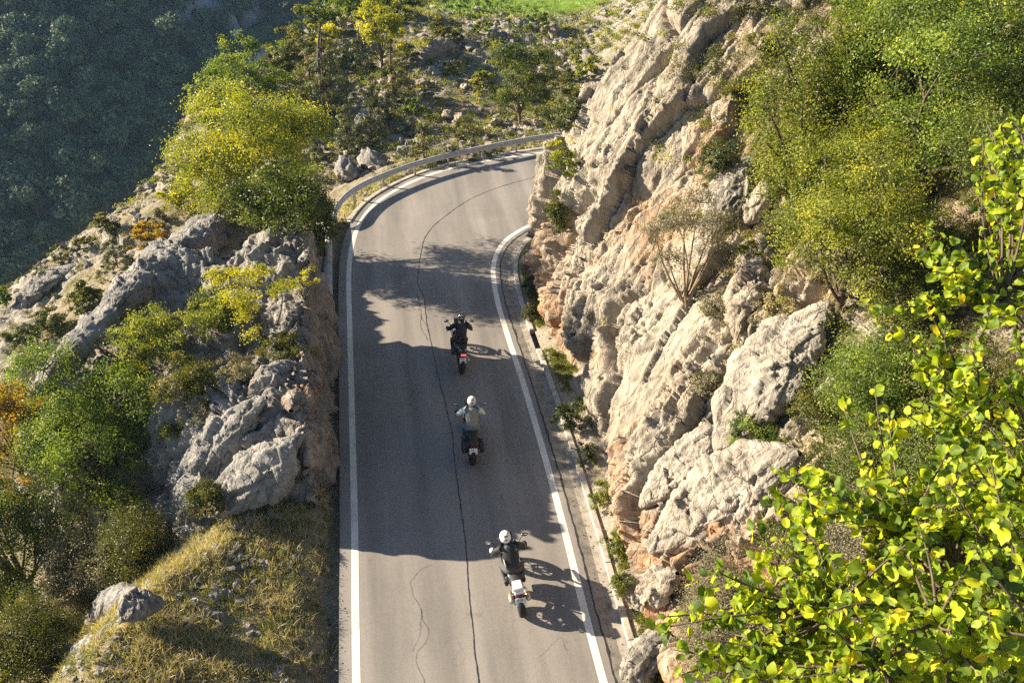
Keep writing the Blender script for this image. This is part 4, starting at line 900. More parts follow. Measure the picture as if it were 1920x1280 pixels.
# parapet wall with rounded coping on the outside of the road, stone apron falling away behind it
wp = curve([(-2.36, 30.6), (-2.42, 33), (-2.44, 36), (-2.52, 38.2), (-2.62, 39.4)], .08)
pw = empty('parapet_wall', (-2.36, 30.6, 0), 'low stone parapet with a rounded concrete coping at the left road edge before the guardrail', 'wall')
O3 = np.array([-2.36, 30.6, 0]); arc = [(-.17, .30), (-.17, .40), (-.12, .46), (0, .485), (.12, .46), (.17, .40), (.17, .30)]
cv = np.array([np.c_[offset(wp, a), np.full(len(wp), z)] for a, z in arc]) - O3
link('coping', mesh_np('coping', cv.reshape(-1, 3), grid_faces(len(arc), len(wp)), True), M_COP, pw)
M_STONE_ = None; M_STONE = rock_mat('masonry', pale=(.36, .35, .33), mid=(.25, .24, .23), dark=(.12, .115, .11), size=.4)
def wall_face(name, prof_, mat, amp, nz=28):
    P_ = np.array([np.c_[offset(wp, np.interp(f, np.linspace(0, 1, len(prof_)), [q[0] for q in prof_])), np.full(len(wp), np.interp(f, np.linspace(0, 1, len(prof_)), [q[1] for q in prof_]))] for f in np.linspace(0, 1, nz)])
    n3 = grid_normals(P_); h3, _ = facet(P_.reshape(-1, 3) / .28, 990); P_ = P_.reshape(-1, 3) + n3.reshape(-1, 3) * (h3 * amp)[:, None] - O3
    return link(name, mesh_np(name, P_, grid_faces(nz, len(wp)), True, {'rust': ('POINT', np.zeros(len(P_))), 'soil': ('POINT', np.zeros(len(P_)))}), mat, pw)
wall_face('wall', [(.15, .32), (.15, -.1)], M_STONE, .02, 10)
wall_face('stone_apron', [(-.15, .34), (-.20, .22), (-.95, -.55), (-1.6, -1.5)], M_STONE, .10, 50)

# ------------------------------------------------------------------ plants, far to near
pplant(505, 425, 290, 300, 'tree', M_OAK, 'oak_tree', 'large yellow green oak spreading over the top of the left outcrop', 'tree', Y=36.2, lsize=.08, dens=1.5, seed=3, tint=.24)
pplant(715, 128, 105, 140, 'tree', M_YEL, 'deciduous_tree', 'bright yellow tree standing on the upper slope left of the scree', 'tree', lsize=.13, dens=1.1)
pplant(975, 238, 135, 160, 'tree', M_GRN, 'deciduous_tree', 'round green tree above the guardrail curve', 'tree', lsize=.10, dens=1.1, tint=.1)
pplant(1060, 250, 120, 95, 'bush', M_JUN, 'shrub', 'dark shrub in the shade between the round green tree and the cliff edge')
pplant(1075, 195, 90, 60, 'bush', M_BOX, 'shrub', 'olive shrub above the dark shrub at the cliff edge')
pplant(838, 78, 85, 62, 'bush', M_BOX, 'shrub', 'dark olive bush on top of the scree right of the yellow tree')
for k, (px, py, w_, h_, lb) in enumerate([
    (742, 190, 70, 132, 'leaning juniper directly below the yellow tree'), (700, 275, 75, 109, 'juniper at the left of the gully, above the small rocks'),
    (655, 290, 77, 114, 'juniper just right of the oak crown'), (795, 306, 70, 96, 'pointed juniper behind the middle of the guardrail'),
    (728, 232, 62, 80, 'small juniper between the yellow tree and the gully'), (622, 235, 92, 206, 'tall drooping juniper behind the right edge of the oak'),
    (585, 190, 75, 103, 'slim grey green juniper behind the oak top'), (838, 302, 55, 48, 'low juniper tucked behind the guardrail, right of the pointed one'),
    (893, 292, 67, 52, 'spreading juniper behind the guardrail below the round green tree'), (880, 258, 77, 64, 'dense blue green juniper at the left foot of the round green tree'),
    (680, 130, 65, 92, 'dark juniper left of the yellow tree trunk'), (640, 130, 62, 80, 'narrow juniper on the ridge between two pale trees'),
    (560, 260, 70, 90, 'grey green juniper showing through the gap right of the oak top'), (600, 300, 70, 80, 'juniper low on the slope touching the right side of the oak crown'), (705, 205, 54, 76, 'small dark juniper under the yellow tree crown'),
    (775, 255, 44, 50, 'stubby juniper in the gully between the pointed one and the white boulder'), (765, 120, 60, 56, 'round juniper right of the yellow tree trunk'), (805, 185, 44, 40, 'low juniper on the open scree near the white topped boulder'),
    (860, 130, 50, 44, 'low spreading juniper in the middle of the scree'), (925, 90, 56, 44, 'low juniper high on the scree below the field'), (1000, 110, 50, 40, 'low juniper above the round green tree'), (1040, 150, 70, 60, 'bushy juniper above the right side of the round green tree'),
    (545, 330, 60, 70, 'juniper against the lower right of the oak crown'), (650, 200, 60, 80, 'juniper between the drooping juniper and the yellow tree'), (1085, 105, 60, 56, 'juniper near the dark craggy rock at the cliff edge'), (925, 290, 44, 36, 'tiny juniper behind the right part of the guardrail')]):
    pplant(px, py, w_, h_, 'cone', M_JUN if k % 3 else M_BOX, 'juniper', lb, 'juniper', 'junipers on the slope beyond the guardrail', seed=40 + k, dens=1.0, tint=.08)
for k, (px, py, w_, h_, mt, lb) in enumerate([
    (585, 78, 96, 92, M_GRN, 'small green tree on the skyline of the ridge, highest of the row'), (640, 55, 117, 75, M_BRT, 'pale green tree on the ridge just above the small green tree'),
    (470, 205, 156, 150, M_BRT, 'broad pale green tree on the ridge behind the oak'), (405, 235, 123, 106, M_BRT, 'light green tree at the edge of the dark valley, left of the broad pale one'),
    (530, 150, 104, 87, M_BOX, 'grey olive bush on the ridge above the broad pale green tree'), (492, 150, 91, 50, M_GRN, 'low green bush on the ridge nearest the blue cliffs'),
    (560, 120, 91, 75, M_BOX, 'olive bush on the ridge right of the low green bush'), (610, 95, 78, 62, M_YEL, 'yellowish bush on the ridge beside the drooping juniper'),
    (690, 40, 91, 75, M_GRN, 'green bush above the yellow tree at the top of the frame'), (640, 20, 78, 62, M_GRN, 'dark green bush at the top of the frame over the ridge'),
    (760, 40, 80, 60, M_GRN, 'green bush at the top of the frame right of the yellow tree'), (905, 60, 60, 44, M_BRT, 'round green bush just below the left end of the field'), (1010, 60, 60, 44, M_BRT, 'round green bush below the middle of the field'),
    (780, 215, 50, 44, M_BRT, 'round green bush in the gully below the white topped boulder'), (900, 165, 56, 46, M_OAK, 'yellow green bush at the left of the round green tree crown'), (1085, 150, 70, 56, M_OAK, 'yellow green bush right of the round green tree near the cliff'),
    (535, 235, 70, 70, M_BRT, 'green bush peeping out behind the top right of the oak')]):
    pplant(px, py, w_, h_, 'tree', mt, 'ridge_tree', lb, 'tree', 'trees along the ridge above the dark valley', seed=70 + k, dens=1.1, tint=.14)
for k, (px, py, w_, h_, kd, mt, lb) in enumerate([
    (352, 335, 56, 60, 'bush', M_SIL, 'grey dry bush at the left edge of the oak crown'), (345, 395, 95, 85, 'bush', M_YEL, 'pale yellow bush at the lower left of the oak'),
    (275, 462, 92, 72, 'bush', M_ORG, 'orange tinted bush above the arching slab'), (205, 440, 70, 62, 'bush', M_BOX, 'olive bush on the valley edge left of the orange tinted bush'),
    (222, 500, 64, 72, 'cone', M_JUN, 'juniper just below the olive bush and left of the arching slab'), (120, 492, 52, 60, 'cone', M_BOX, 'small upright juniper at the valley edge near the left'),
    (85, 525, 50, 46, 'cone', M_JUN, 'little juniper left of the small upright one'), (160, 585, 100, 96, 'bush', M_BOX, 'grey olive bush left of the upper part of the arching slab'),
    (95, 632, 110, 84, 'bush', M_JUN, 'dark juniper mass left of the slab tip'), (35, 655, 80, 76, 'bush', M_JUN, 'dark green shrub at the left frame edge above the dry grass patch'),
    (14, 575, 34, 62, 'bush', M_BRT, 'bright green sapling at the left frame edge'), (165, 470, 60, 50, 'bush', M_BOX, 'low olive bush between the valley edge junipers'),
    (240, 560, 60, 60, 'bush', M_SIL, 'dusty bush against the left side of the arching slab'), (300, 420, 60, 50, 'bush', M_SIL, 'dusty bush between the pale yellow and the orange tinted bush'),
    (540, 430, 250, 200, 'bush', M_GRN, 'dark underbrush at the foot of the oak by the road'), (470, 415, 160, 120, 'bush', M_BOX, 'olive underbrush left of the oak trunk'), (606, 480, 74, 190, 'bush', M_GRN, 'green bush squeezed between the outcrop and the parapet wall'),  # bushes by the oak enlarged, one added, to fill the road's shade band
    (420, 400, 70, 60, 'bush', M_YEL, 'yellow green shoots at the left foot of the oak')]):
    pplant(px, py, w_, h_, kd, mt, 'juniper' if kd == 'cone' else 'shrub', lb, 'juniper' if kd == 'cone' else 'bush', 'shrubs behind the left outcrop', seed=100 + k, lsize=.075, dens=1.0)
# on the outcrop
for k, (px, py, w_, h_, kd, mt, ls, lb) in enumerate([
    (300, 663, 221, 144, 'bush', M_OAK, .055, 'yellow green shrub under the overhang of the arching slab'), (410, 620, 160, 125, 'bush', M_OAK, .055, 'tall yellow green shrub in the middle of the outcrop hollow'),
    (500, 643, 195, 180, 'wisp', M_YEL, .055, 'thin twiggy shrub reaching up toward the rusty face'), (350, 745, 150, 120, 'bush', M_BOX, .05, 'dark twiggy bush in the centre of the outcrop'),
    (540, 663, 143, 84, 'bush', M_BOX, .045, 'low grey green bush on the rocks beside the rusty face'), (255, 735, 150, 120, 'bush', M_OAK, .055, 'shrub with yellow tips right of the slab tip'),
    (440, 708, 117, 72, 'bush', M_SIL, .045, 'dry brown bush above the tilted grey slab'), (330, 815, 60, 48, 'bush', M_HERB, .04, 'small bright yellow bush at the upper end of the tilted grey slab'),
    (380, 783, 156, 60, 'bush', M_SIL, .04, 'dry grassy bush on the shelf above the tilted grey slab'), (570, 555, 60, 70, 'wisp', M_YEL, .05, 'sparse sprig of leaves at the top of the rusty face')]):
    pplant(px, py, w_, h_, kd, mt, 'shrub', lb, 'bush', 'shrubs growing on the left outcrop', seed=140 + k, lsize=ls, dens=.9, tint=.08)
# gully trees, bottom left
for k, (px, py, Y, w_, h_, kd, mt, ls, lb) in enumerate([
    (45, 900, 25.0, 190, 230, 'tree', M_ORG, .06, 'tree turning orange at the left frame edge below the slab tip'), (215, 960, 23.3, 290, 330, 'tree', M_BRT, .06, 'large light green tree in front of the outcrop hollow'),
    (60, 1130, 21.5, 280, 330, 'tree', M_GRN, .055, 'green tree filling the left frame edge below the orange one'), (285, 1095, 19.7, 210, 240, 'bush', M_BOX, .042, 'dark small leaved bush beside the grassy bank'),
    (110, 1260, 17.2, 230, 230, 'bush', M_BOX, .042, 'olive bush in the bottom left corner behind the boulders'), (170, 1130, 19.4, 200, 200, 'bush', M_SIL, .042, 'grey brown bush between the green tree and the boulder pair'),
    (10, 1300, 16.8, 180, 170, 'bush', M_OAK, .05, 'yellow green bush at the very bottom left corner'), (380, 960, 19.6, 110, 110, 'bush', M_BOX, .042, 'dark bush between the broad dark slab and the large light green tree')]):
    pplant(px, py, w_, h_, kd, mt, 'deciduous_tree' if kd == 'tree' else 'shrub', lb, 'tree' if kd == 'tree' else 'bush', 'trees and bushes in the gully beside the bank', seed=170 + k, lsize=ls, dens=1.0, Y=Y, tint=.05 if kd == 'tree' else 0)
pplant(218, 1112, 32, 44, 'cone', M_YEL, 'shrub', 'little yellow green spiky plant above the boulder pair', 'bush', seed=190, lsize=.03)
# kerb side and cliff corner
for k, (px, py, w_, h_, kd, mt, ls, lb) in enumerate([
    (1062, 315, 92, 100, 'wisp', M_YEL, .075, 'yellow green shrub springing from the cliff corner over the guardrail end'), (1056, 335, 80, 90, 'bush', M_OAK, .07, 'leafy shrub on the cliff corner under the yellow green one'),
    (1040, 435, 66, 120, 'bush', M_BOX, .06, 'dark green bush hanging down the cliff corner to the kerb'), (1000, 555, 59, 60, 'bush', M_JUN, .05, 'dusky bush behind the kerb on the tight part of the bend'),
    (995, 600, 44, 50, 'bush', M_BOX, .05, 'low dark bush spilling over the kerb below the dusky bush'), (1032, 668, 46, 33, 'bush', M_HERB, .04, 'small yellow green bush in the sunny gap at the cliff foot'),
    (1080, 800, 96, 82, 'bush', M_JUN, .05, 'dark bush in the shade at the cliff foot near the round stone'), (1098, 860, 75, 52, 'bush', M_JUN, .045, 'dark weeds at the cliff foot below the shaded bush'),
    (1132, 945, 64, 67, 'bush', M_HERB, .04, 'bright herbs at the cliff foot, upper clump'), (1150, 1035, 75, 67, 'bush', M_HERB, .04, 'bright herbs overhanging the kerb, lower clump'),
    (1168, 1105, 69, 52, 'bush', M_HERB, .035, 'spreading herbs beside the broken rock step'), (1195, 1225, 57, 37, 'bush', M_HERB, .035, 'small herbs by the jagged rock in the lower right')]):
    pplant(px, py, w_, h_, kd, mt, 'shrub', lb, 'bush', 'plants along the foot of the cliff', seed=200 + k, lsize=ls, dens=.85)
# upper right slope
for k, (px, py, w_, h_, kd, mt, ls, lb, *bk) in enumerate([
    (1500, 365, 268, 366, 'upright', M_OAK, .055, 'tall olive yellow bush on the upper slope right of the cliff face'), (1345, 350, 120, 126, 'bush', M_JUN, .05, 'dark bush above the leaning grey boulder'),
    (1285, 560, 199, 220, 'wisp', M_SIL, .04, 'bare twiggy bush fanning up from the middle of the cliff'), (1350, 600, 115, 94, 'bush', M_SIL, .04, 'dry grey brown bush right of the bare twiggy bush'),
    (1440, 120, 94, 94, 'bush', M_BOX, .05, 'dark bush under the rock crest near the top of the frame'), (1410, 25, 115, 63, 'bush', M_SIL, .05, 'dry bush on the cliff crest at the top of the frame'),
    (1570, 595, 305, 390, 'tree', M_OAK, .048, 'small leaved olive tree above the smooth tilted slab'), (1740, 350, 451, 463, 'tree', M_BRT, .06, 'bright green leafy tree filling the upper right'),
    (1860, 540, 366, 463, 'tree', M_GRN, .05, 'dark green tree at the right frame edge behind the round leaves'), (1650, 780, 329, 268, 'bush', M_BRT, .042, 'fine leaved green bush right of the smooth tilted slab'),
    (1660, 950, 402, 292, 'bush', M_GRN, .040, 'dark dense bush above the big overhanging slab'), (1410, 830, 157, 115, 'bush', M_BRT, .038, 'green spray growing between the two pale slabs'),
    (1350, 1270, 250, 330, 'bush', M_SIL, .030, 'dusty small leaved bush in the lower right under the overhanging slab'), (1600, 1140, 390, 341, 'bush', M_SIL, .034, 'grey dusty bush behind the round leaves'),
    (1820, 1020, 414, 402, 'bush', M_GRN, .04, 'green bush behind the round leaves at the right frame edge'), (1330, 740, 126, 94, 'bush', M_SIL, .04, 'brown dry bush left of the smooth tilted slab'),
    (1420, 480, 94, 63, 'bush', M_HERB, .04, 'pale green tuft beside the leaning boulder'), (1450, 600, 115, 94, 'bush', M_DRY, .045, 'straw coloured bush above the smooth tilted slab'),
    (1380, 700, 105, 105, 'bush', M_DRY, .045, 'golden dry bush on the left of the smooth tilted slab'), (1600, 200, 195, 244, 'upright', M_BRT, .05, 'yellow green bush between the tall olive bush and the bright tree'),
    (1480, 470, 134, 109, 'bush', M_BOX, .045, 'olive bush over the small pale rock wedge'), (1560, 250, 200, 230, 'upright', M_OAK, .055, 'olive yellow bush filling the gap right of the tall olive bush'), (1900, 230, 260, 260, 'tree', M_GRN, .05, 'shaded green tree in the top right corner'),
    (1700, 560, 220, 220, 'bush', M_GRN, .045, 'dark green bush between the small leaved olive tree and the round leaves'), (1530, 800, 150, 130, 'bush', M_BOX, .04, 'olive bush at the right end of the smooth tilted slab'),
    (1480, 1050, 150, 120, 'bush', M_GRN, .036, 'dark shaded bush under the right end of the overhanging slab'), (1800, 780, 260, 220, 'bush', M_BOX, .04, 'olive bush behind the round leaves, above the green one'),
    (1640, 80, 200, 150, 'tree', M_BRT, .055, 'bright green tree crown at the top frame edge'), (1545, 430, 150, 170, 'upright', M_OAK, .048, 'yellow olive bush just above the small leaved olive tree'),
    (1390, 200, 100, 90, 'bush', M_BOX, .05, 'olive bush between the dark bush and the tall olive bush'), (1480, 1290, 200, 200, 'bush', M_SIL, .034, 'dusty bush at the bottom frame edge behind the round leaves'), (1700, 1290, 260, 260, 'bush', M_BOX, .036, 'olive bush at the bottom frame edge behind the round leaves'),
    (1880, 1270, 240, 260, 'bush', M_GRN, .036, 'green bush in the bottom right corner behind the round leaves'), (1250, 420, 63, 52, 'bush', M_SIL, .045, 'small dry tuft on the pale cliff face')]):
    pplant(px, py, w_, h_, kd, mt, 'slope_tree' if kd == 'tree' or 'tree' in lb[:20] else 'shrub', lb, 'tree' if kd == 'tree' else 'bush', 'bushes and trees on the slope above the cliff', seed=230 + k, lsize=ls, dens=.9 if ls > .035 else .75, only=('rock_cliff',), tint=.06, bark=MTWIG if mt == M_SIL else None)

# ------------------------------------------------------------------ forest on the far hillside
hb = BVHTree.FromObject(hill, DG); proto = []
for v in range(6):
    rng = np.random.default_rng(600 + v); bl = []
    W_, H_ = rng.uniform(5, 7.5), rng.uniform(5, 8)
    for _ in range(9): a = rng.uniform(0, 6.28); r = rng.uniform(0, .6) * W_ / 2; bl.append((math.cos(a) * r, math.sin(a) * r, H_ * rng.uniform(.35, .75), W_ * .24, W_ * .24, H_ * .22))
    cm, _c = crown_mesh('crown', bl, 60, 40, .55, .75, rng, .7, .5, .7); V, F = tubes([(bend((0, 0, -1), (0, 0, H_ * .6), 5, rng, .04), np.linspace(.25, .1, 5))] + [(bend((0, 0, H_ * .3), b[:3], 4, rng, .1), np.linspace(.12, .04, 4)) for b in bl], 5)
    proto.append((mesh_np('trunk', V, F, True), cm))
cm.materials.append(M_FAR)
cands = []
for _ in range(16000):
    px, py = random.uniform(-40, 700), random.uniform(-60, 600)
    h = hb.ray_cast(CAM, ray(px, py).normalized(), 600)
    if h[0] is None: continue
    blocked = any(b.ray_cast(CAM, ray(px, py).normalized(), h[3])[0] is not None for k, (b, _) in SURF.items())
    if blocked: continue
    cp = Vector(h[0]); 
    if any((cp - q).length < 3.5 for q in cands): continue
    # the grey crags stay open
    f_ = fbm(np.array([[cp.x, cp.y, cp.z]]) * .018 + 3, 3, 420)[0] * 3 - .5 + max(0, 1.25 - ((cp.x - CRAG[0]) / 24) ** 2 - ((cp.y - CRAG[1] - 8) / 22) ** 2) * 2.2
    if f_ > .55 and random.random() < .6: continue
    if 290 < px < 590 and py < 95 and random.random() < .93: continue
    cands.append(cp)
    if len(cands) >= 298: break
for k, cp in enumerate(cands):
    tm, cm = proto[k % 6]; e = empty('forest_tree', (cp.x, cp.y, cp.z), *(('dark rounded tree high on the shaded hillside across the valley', 'tree', 'trees high across the valley') if cp.z > -52 else ('dark rounded tree in the lowest belt of wood in the valley bottom', 'tree', 'trees low in the valley')), random.uniform(0, 6.28))
    s_ = random.uniform(.8, 1.4); e.scale = (s_, s_, s_ * random.uniform(.85, 1.25)); link('trunk', tm, MBARK, e); link('crown', cm, M_FAR, e)
print('forest', len(cands))

# ------------------------------------------------------------------ foreground shrub and the ledge it grows from
nx_, ny_ = 160, 90; lx = np.linspace(-5, 9, nx_); lt = np.linspace(0, 1, ny_); P_ = np.zeros((nx_, ny_, 3))
for i, x in enumerate(lx):
    front = .62 - .16 * x; P_[i, :, 0] = x; P_[i, :, 1] = np.interp(lt, [0, .55, .62, 1], [-8, front - .15, front, front - .1]); P_[i, :, 2] = np.interp(lt, [0, .55, .62, 1], [17.9, 17.25, 17.05, 9])
nl = grid_normals(P_); Pq = P_.reshape(-1, 3); Pq = Pq + nl.reshape(-1, 3) * (rock_disp(Pq, .06, .8, 950) - .05)[:, None]
lo = link('rock_ledge', mesh_np('rock_ledge', Pq, grid_faces(nx_, ny_), True, {'rust': ('POINT', np.zeros(len(Pq))), 'soil': ('POINT', np.full(len(Pq), .6))}), MROCK); lo['kind'] = 'structure'
def round_leaves(C, Nn_, T, size, rng):
    """rounded toothed leaves: outer ring, inner ring and midrib, cupped, curled and wavy, each a little different"""
    k = 14; ang = np.linspace(0, 2 * np.pi, k, endpoint=False); n = len(C)
    T = T - Nn_ * (T * Nn_).sum(-1, keepdims=True); T /= np.linalg.norm(T, axis=1, keepdims=True) + 1e-9; B = np.cross(Nn_, T)
    wd = rng.uniform(.62, 1.02, n)[:, None]; eg_ = rng.uniform(-.18, .22, n)[:, None]; cup = rng.uniform(-.9, .9, n)[:, None]; fold = rng.uniform(.0, .75, n)[:, None]; skew = rng.normal(size=n)[:, None] * .10
    rings = []
    for f in (1.0, .5):
        x = .5 - .5 * f * np.cos(ang)[None] * np.ones((n, 1)); y = .48 * f * np.sin(ang)[None] * (1 + eg_ * np.cos(ang)[None]) * wd
        if f == 1.0: x = x * (1 + rng.normal(size=(n, k)) * .03); y = y * (1 + rng.normal(size=(n, k)) * .07); x[:, k // 2] += .07
        y = y + skew * (x - .5); z = fold * np.abs(y) - cup * (x - .5) ** 2 * 1.1 + (rng.normal(size=(n, k)) * .035 if f == 1.0 else 0)
        rings.append(C[:, None] + size[:, None, None] * (x[..., None] * T[:, None] + y[..., None] * B[:, None] + z[..., None] * Nn_[:, None]))
    V = np.concatenate(rings + [(C + size[:, None] * .5 * T)[:, None]], 1).reshape(-1, 3); m = 2 * k + 1; b = np.arange(n)[:, None] * m; j = np.arange(k); j2 = (j + 1) % k
    F = np.concatenate([np.stack([b + j, b + j2, b + k + j2], -1), np.stack([b + j, b + k + j2, b + k + j], -1), np.stack([b + k + j, b + k + j2, np.broadcast_to(b + 2 * k, (n, k))], -1)], 1).reshape(-1, 3)
    return V, F
rf_ = np.random.default_rng(77)
root = np.array([2.55, .05, 17.15]); fs = empty('leafy_shrub', tuple(root), 'close shrub with round yellow green leaves filling the lower right corner', 'bush')
stems, LC, LN, LT, LS, LR = [], [], [], [], [], []
mains = [(1560, 1150, 2.1), (1700, 1000, 2.25), (1650, 1240, 1.95), (1830, 780, 2.5), (1880, 560, 2.7), (1800, 1180, 2.0), (1960, 950, 2.2)]
MP = []
for m in mains:
    e_ = np.array(atD(*m)); st = bend(root, e_, 12, rf_, .10); st[:, 2] += .10 * np.sin(np.linspace(0, np.pi, 12)); stems.append((st, np.linspace(.006, .003, 12))); MP.append(st)
tips = [(1300, 1245, 2.1), (1345, 1190, 2.1), (1385, 1140, 2.15), (1425, 1060, 2.2), (1450, 985, 2.2), (1470, 890, 2.3), (1500, 950, 2.2), (1545, 900, 2.3), (1590, 960, 2.2), (1640, 905, 2.3), (1660, 800, 2.4), (1690, 770, 2.4), (1700, 660, 2.5), (1720, 560, 2.6),
        (1735, 470, 2.7), (1790, 520, 2.6), (1760, 620, 2.5), (1820, 700, 2.4), (1830, 280, 2.9), (1860, 330, 2.8), (1905, 400, 2.8), (1890, 470, 2.7), (1920, 540, 2.6), (1850, 610, 2.5), (1900, 700, 2.4), (1790, 800, 2.4), (1850, 850, 2.3), (1740, 880, 2.3), (1920, 880, 2.2),
        (1400, 1250, 2.0), (1460, 1200, 2.0), (1500, 1110, 2.1), (1540, 1040, 2.1), (1600, 1060, 2.1), (1660, 980, 2.2), (1580, 1200, 1.95), (1640, 1130, 2.0), (1700, 1080, 2.1), (1760, 960, 2.2), (1820, 960, 2.2), (1780, 1060, 2.1), (1720, 1200, 1.9), (1820, 1130, 2.0), (1880, 1040, 2.1), (1900, 1180, 1.9),
        (1500, 1280, 1.9), (1620, 1290, 1.9), (1760, 1290, 1.85), (1860, 1280, 1.85), (1440, 1150, 2.1), (1520, 1000, 2.2), (1350, 1280, 2.0), (1930, 300, 2.8), (1930, 640, 2.5), (1930, 760, 2.4)]
rq = random.Random(5)
while len(tips) < 98:
    x_q, y_q = rq.uniform(1330, 1950), rq.uniform(560, 1320)
    if (x_q - 1290) / 640 + (y_q - 480) / 800 > 1.22: tips.append((x_q, y_q, rq.uniform(1.9, 2.6)))
allm = np.vstack([m[3:] for m in MP])
for t_ in tips:
    e_ = np.array(atD(*t_)) + rf_.normal(size=3) * .02; j = int(np.argmin(((allm - e_) ** 2).sum(-1) + .10 * rf_.random(len(allm)))); s0 = allm[j]
    for sub in range(3):
        ee = e_ + (rf_.normal(size=3) * .075 if sub else 0); kx = 14; st = bend(s0, ee, kx, rf_, .14); stems.append((st, np.linspace(.0045, .0016, kx)))
        L_ = np.linalg.norm(ee - s0); nlv = int(L_ / .0135) + 8
        tt = rf_.uniform(.25, 1.0, nlv) ** .8; pos = np.stack([np.interp(tt, np.linspace(0, 1, kx), st[:, q]) for q in range(3)], -1); dr = (ee - s0) / (L_ + 1e-6)
        side = rf_.normal(size=(nlv, 3)); T_ = side + dr * .6 + np.array([0, 0, -.25]); T_ /= np.linalg.norm(T_, axis=1, keepdims=True)
        off = pos + T_ * .012; nn = rf_.normal(size=(nlv, 3)) * .75 + np.array([-.35, -.25, .55]); nn /= np.linalg.norm(nn, axis=1, keepdims=True)
        for a_, p_ in zip(pos, off): stems.append((np.array([a_, p_]), np.array([.0011, .0009])))
        LC.append(off); LN.append(nn); LT.append(T_); LS.append(rf_.uniform(.012, .036, nlv)); LR.append(np.clip(rf_.normal(size=nlv) * .25 + .5, 0, 1))
V, F = tubes([(s[0] - root, s[1]) for s in stems], 5); link('stems', mesh_np('stems', V, F, True), MBARK, fs)
V, F = round_leaves(np.vstack(LC) - root, np.vstack(LN), np.vstack(LT), np.concatenate(LS), rf_)
link('leaves', mesh_np('leaves', V, F, True, {'rnd': ('FACE', np.repeat(np.concatenate(LR), 42))}), M_BIG, fs)

# ------------------------------------------------------------------ motorcycles and riders
class MB:
    """collects simple solids into one mesh"""
    def __init__(s): s.bm = bmesh.new()
    def box(s, c, d, rot=(0, 0, 0), taper=1.0, bev=.12):
        r = bmesh.ops.create_cube(s.bm, size=1.0); vs = r['verts']
        for v in vs:
            if v.co.y > 0: v.co.x *= taper; v.co.z *= taper
        M = Matrix.Translation(c) @ Euler(rot).to_matrix().to_4x4() @ Matrix.Diagonal((*d, 1)); bmesh.ops.transform(s.bm, matrix=M, verts=vs)
        es = list({e for v in vs for e in v.link_edges}); bmesh.ops.bevel(s.bm, geom=es, offset=min(d) * bev, segments=2, affect='EDGES', profile=.7); return s
    def ell(s, c, r, rot=(0, 0, 0), p=1.0, seg=16):
        q = bmesh.ops.create_uvsphere(s.bm, u_segments=seg, v_segments=seg // 2 + 2, radius=1.0)['verts']
        for v in q:
            if p != 1: v.co = Vector([math.copysign(abs(a) ** p, a) for a in v.co])
        bmesh.ops.transform(s.bm, matrix=Matrix.Translation(c) @ Euler(rot).to_matrix().to_4x4() @ Matrix.Diagonal((*r, 1)), verts=q); return s
    def tube(s, pts, r, n=8):
        r = [r] * len(pts) if np.isscalar(r) else r; P = [Vector(p) for p in pts]; rings = []
        for i, p in enumerate(P):
            t = (P[min(i + 1, len(P) - 1)] - P[max(i - 1, 0)]).normalized(); a = t.orthogonal().normalized() if i == 0 else (a - t * a.dot(t)).normalized(); b = t.cross(a)
            rings.append([s.bm.verts.new(p + (a * math.cos(k * 6.2832 / n) + b * math.sin(k * 6.2832 / n)) * r[i]) for k in range(n)])
        for A, B in zip(rings[:-1], rings[1:]):
            for k in range(n): s.bm.faces.new((A[k], A[(k + 1) % n], B[(k + 1) % n], B[k]))
        s.bm.faces.new(rings[0][::-1]); s.bm.faces.new(rings[-1]); return s
    def torus(s, c, R0, rx, rz, n=40, m=12, knob=0.0):
        vs = []
        for i in range(n):
            a = i * 2 * math.pi / n; row = []
            for j in range(m):
                b = j * 2 * math.pi / m; q = R0 + rz * math.cos(b) * (1 + (knob if (i % 2 and abs(b - math.pi) > 1.9) else 0)); row.append(s.bm.verts.new((c[0] + rx * math.sin(b), c[1] + q * math.cos(a), c[2] + q * math.sin(a))))
            vs.append(row)
        for i in range(n):
            for j in range(m): s.bm.faces.new((vs[i][j], vs[(i + 1) % n][j], vs[(i + 1) % n][(j + 1) % m], vs[i][(j + 1) % m]))
        return s
    def build(s, name, mat, parent=None, smooth=True):
        bmesh.ops.recalc_face_normals(s.bm, faces=s.bm.faces); me = bpy.data.meshes.new(name); s.bm.to_mesh(me); s.bm.free()
        for p in me.polygons: p.use_smooth = smooth
        return link(name, me, mat, parent)
def skin(name, V, E, Rr, mat, parent, root=0, sub=2):
    me = bpy.data.meshes.new(name); me.from_pydata(V, E, []); o = bpy.data.objects.new(name, me); COL.objects.link(o)
    md = o.modifiers.new('s', 'SKIN'); md.branch_smoothing = .6
    for i, r in enumerate(Rr): me.skin_vertices[0].data[i].radius = (r, r) if np.isscalar(r) else r
    for i in range(len(V)): me.skin_vertices[0].data[i].use_root = (i == root)
    o.modifiers.new('d', 'SUBSURF').levels = sub; o.modifiers['d'].render_levels = sub
    bpy.context.view_layer.update(); ev = o.evaluated_get(bpy.context.evaluated_depsgraph_get()); nm = bpy.data.meshes.new_from_object(ev)
    bpy.data.objects.remove(o); bpy.data.meshes.remove(me); nm.name = name
    for p in nm.polygons: p.use_smooth = True
    nm.materials.clear(); return link(name, nm, mat, parent)
K_TYRE = plain('tyre_rubber', (.016, .016, .017), .8); K_BLK = plain('black_paint', (.02, .02, .022), .28, spec=.5); K_PLA = plain('black_plastic', (.022, .022, .024), .6)
K_MET = plain('brushed_metal', (.55, .54, .52), .35, metal=.8, vary=.15, vs=30); K_DKM = plain('dark_metal', (.10, .10, .10), .45, metal=.6)
